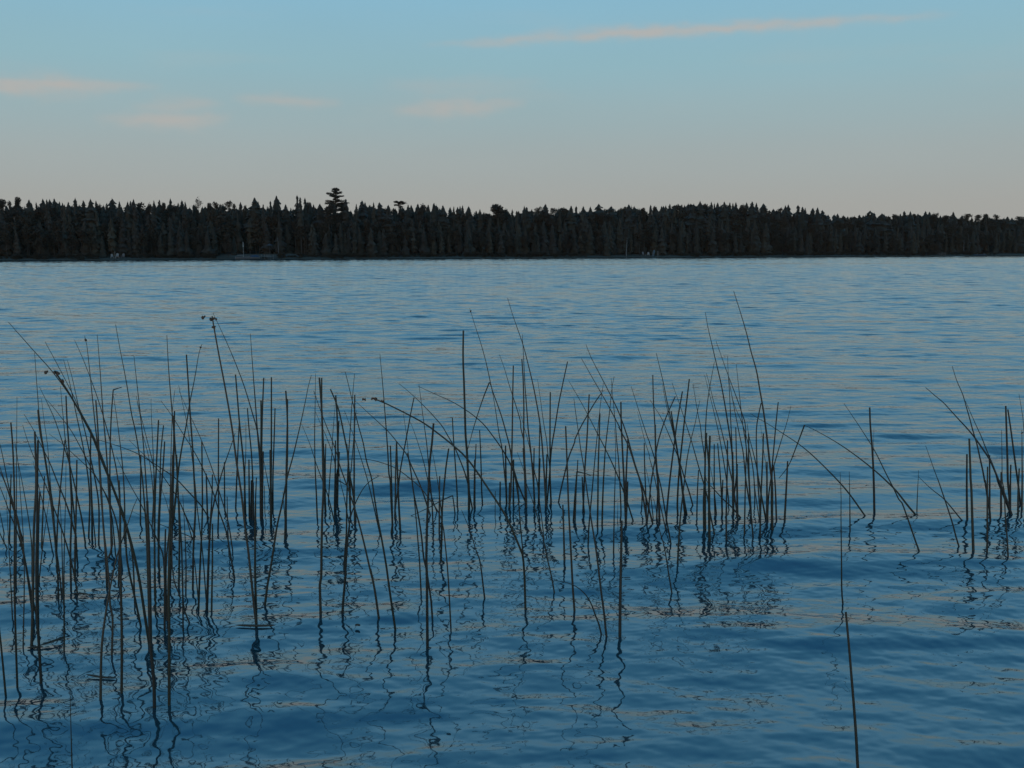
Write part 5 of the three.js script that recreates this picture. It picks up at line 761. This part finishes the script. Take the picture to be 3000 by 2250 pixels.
rush('short upright blunt bulrush, first such, back row, rightmost clump',2.521,-5.528,7.3,'c','0,0,0;-6,92,-3;-12,216,-7;-19,397,-11');
rush('short upright blunt bulrush, second such, back row, rightmost clump',2.732,-5.719,6.5,'c','0,0,0;-6,214,-11;-11,351,-19');
rush('short upright blunt bulrush, middle row, rightmost clump',2.374,-4.973,5.7,'c','0,0,0;-2,81,-3;-12,343,-12;-15,443,-15');
rush('medium upright bulrush, middle row, rightmost clump',2.446,-4.903,4.7,'t','0,0,0;-8,100,-6;-18,192,-13;-32,357,-23;-37,372,-25;-45,515,-32;-51,636,-38');
rush('short upright blunt bulrush, third such, back row, rightmost clump',2.798,-5.718,7.6,'c','0,0,0;-4,128,-9;-6,253,-16');
rush('medium upright blunt bulrush, back row, rightmost clump',2.850,-5.717,7.7,'c','0,0,0;-11,129,-6;-19,189,-11;-28,334,-17;-37,462,-22;-49,633,-29');
rush('medium left-tilted blunt bulrush, back row, rightmost clump',3.028,-5.958,6.8,'c','0,0,0;-8,57,-5;-18,137,-12;-27,195,-18;-46,327,-31;-65,459,-44;-83,571,-55');
rush('short upright blunt bulrush, fourth such, back row, rightmost clump',2.858,-5.734,6.6,'c','0,0,0;-8,211,-7;-10,294,-9');
rush('short upright blunt bulrush, fifth such, back row, rightmost clump',2.862,-5.651,6.5,'c','0,0,0;-1,142,-15;3,285,-27;3,286,-27');
rush('short upright small-headed bulrush, back row, rightmost clump',2.948,-5.783,6.7,'g','0,0,0;-3,198,-13;-7,320,-21;-12,484,-33');
rush('medium thin left-tilted bulrush, back row, rightmost clump',2.997,-5.808,4.5,'t','0,0,0;-29,526,-62;-40,610,-75;-51,682,-87');
rush('short thick left-tilted blunt bulrush, front row, sparse stretch before the rightmost clump',0.970,-2.696,4.9,'c','0,0,0;-6,69,-9;-11,158,-19;-17,244,-30;-23,315,-38;-31,415,-51;-39,503,-62');

// ---------------------------------------------------------------- broken stems afloat
function afloat(label, x, z, path, r) { const pts = parse(path), o = mesh('floating_stem', tube(pts, t => r * (1 - Math.pow(Math.abs(t * 2 - 1), 4) * .8), 10, 7), DRY); o.position.set(x, .008, z); tag(o, label, 'broken stem', 'broken stems floating on the lake'); }
afloat('brown broken stem floating crosswise at the foot of the two long stems',-1.125,-3.998,'0,0,0;85,0,8;162,0,5',0.0048);
afloat('dark broken stem floating slantwise at the left between front stems',-1.822,-3.789,'0,0,0;33,0,-45;57,0,-88',0.0045);
afloat('brown sodden stem afloat in front of the left clumps',-1.530,-3.510,'0,0,0;68,0,24;121,0,34',0.004);
afloat('short brown stem afloat near the left edge',-1.859,-3.762,'0,0,0;28,0,-7;57,0,-10',0.004);
afloat('short dark stem afloat beside the second clump',-1.960,-4.391,'0,0,0;39,0,-4;81,0,5',0.004);
afloat('small brown leaf fragment floating in the open water before the seventh clump',-0.640,-3.993,'0,0,0;11,0,-4;23,0,4',0.0045);

renderer.render(scene, camera);
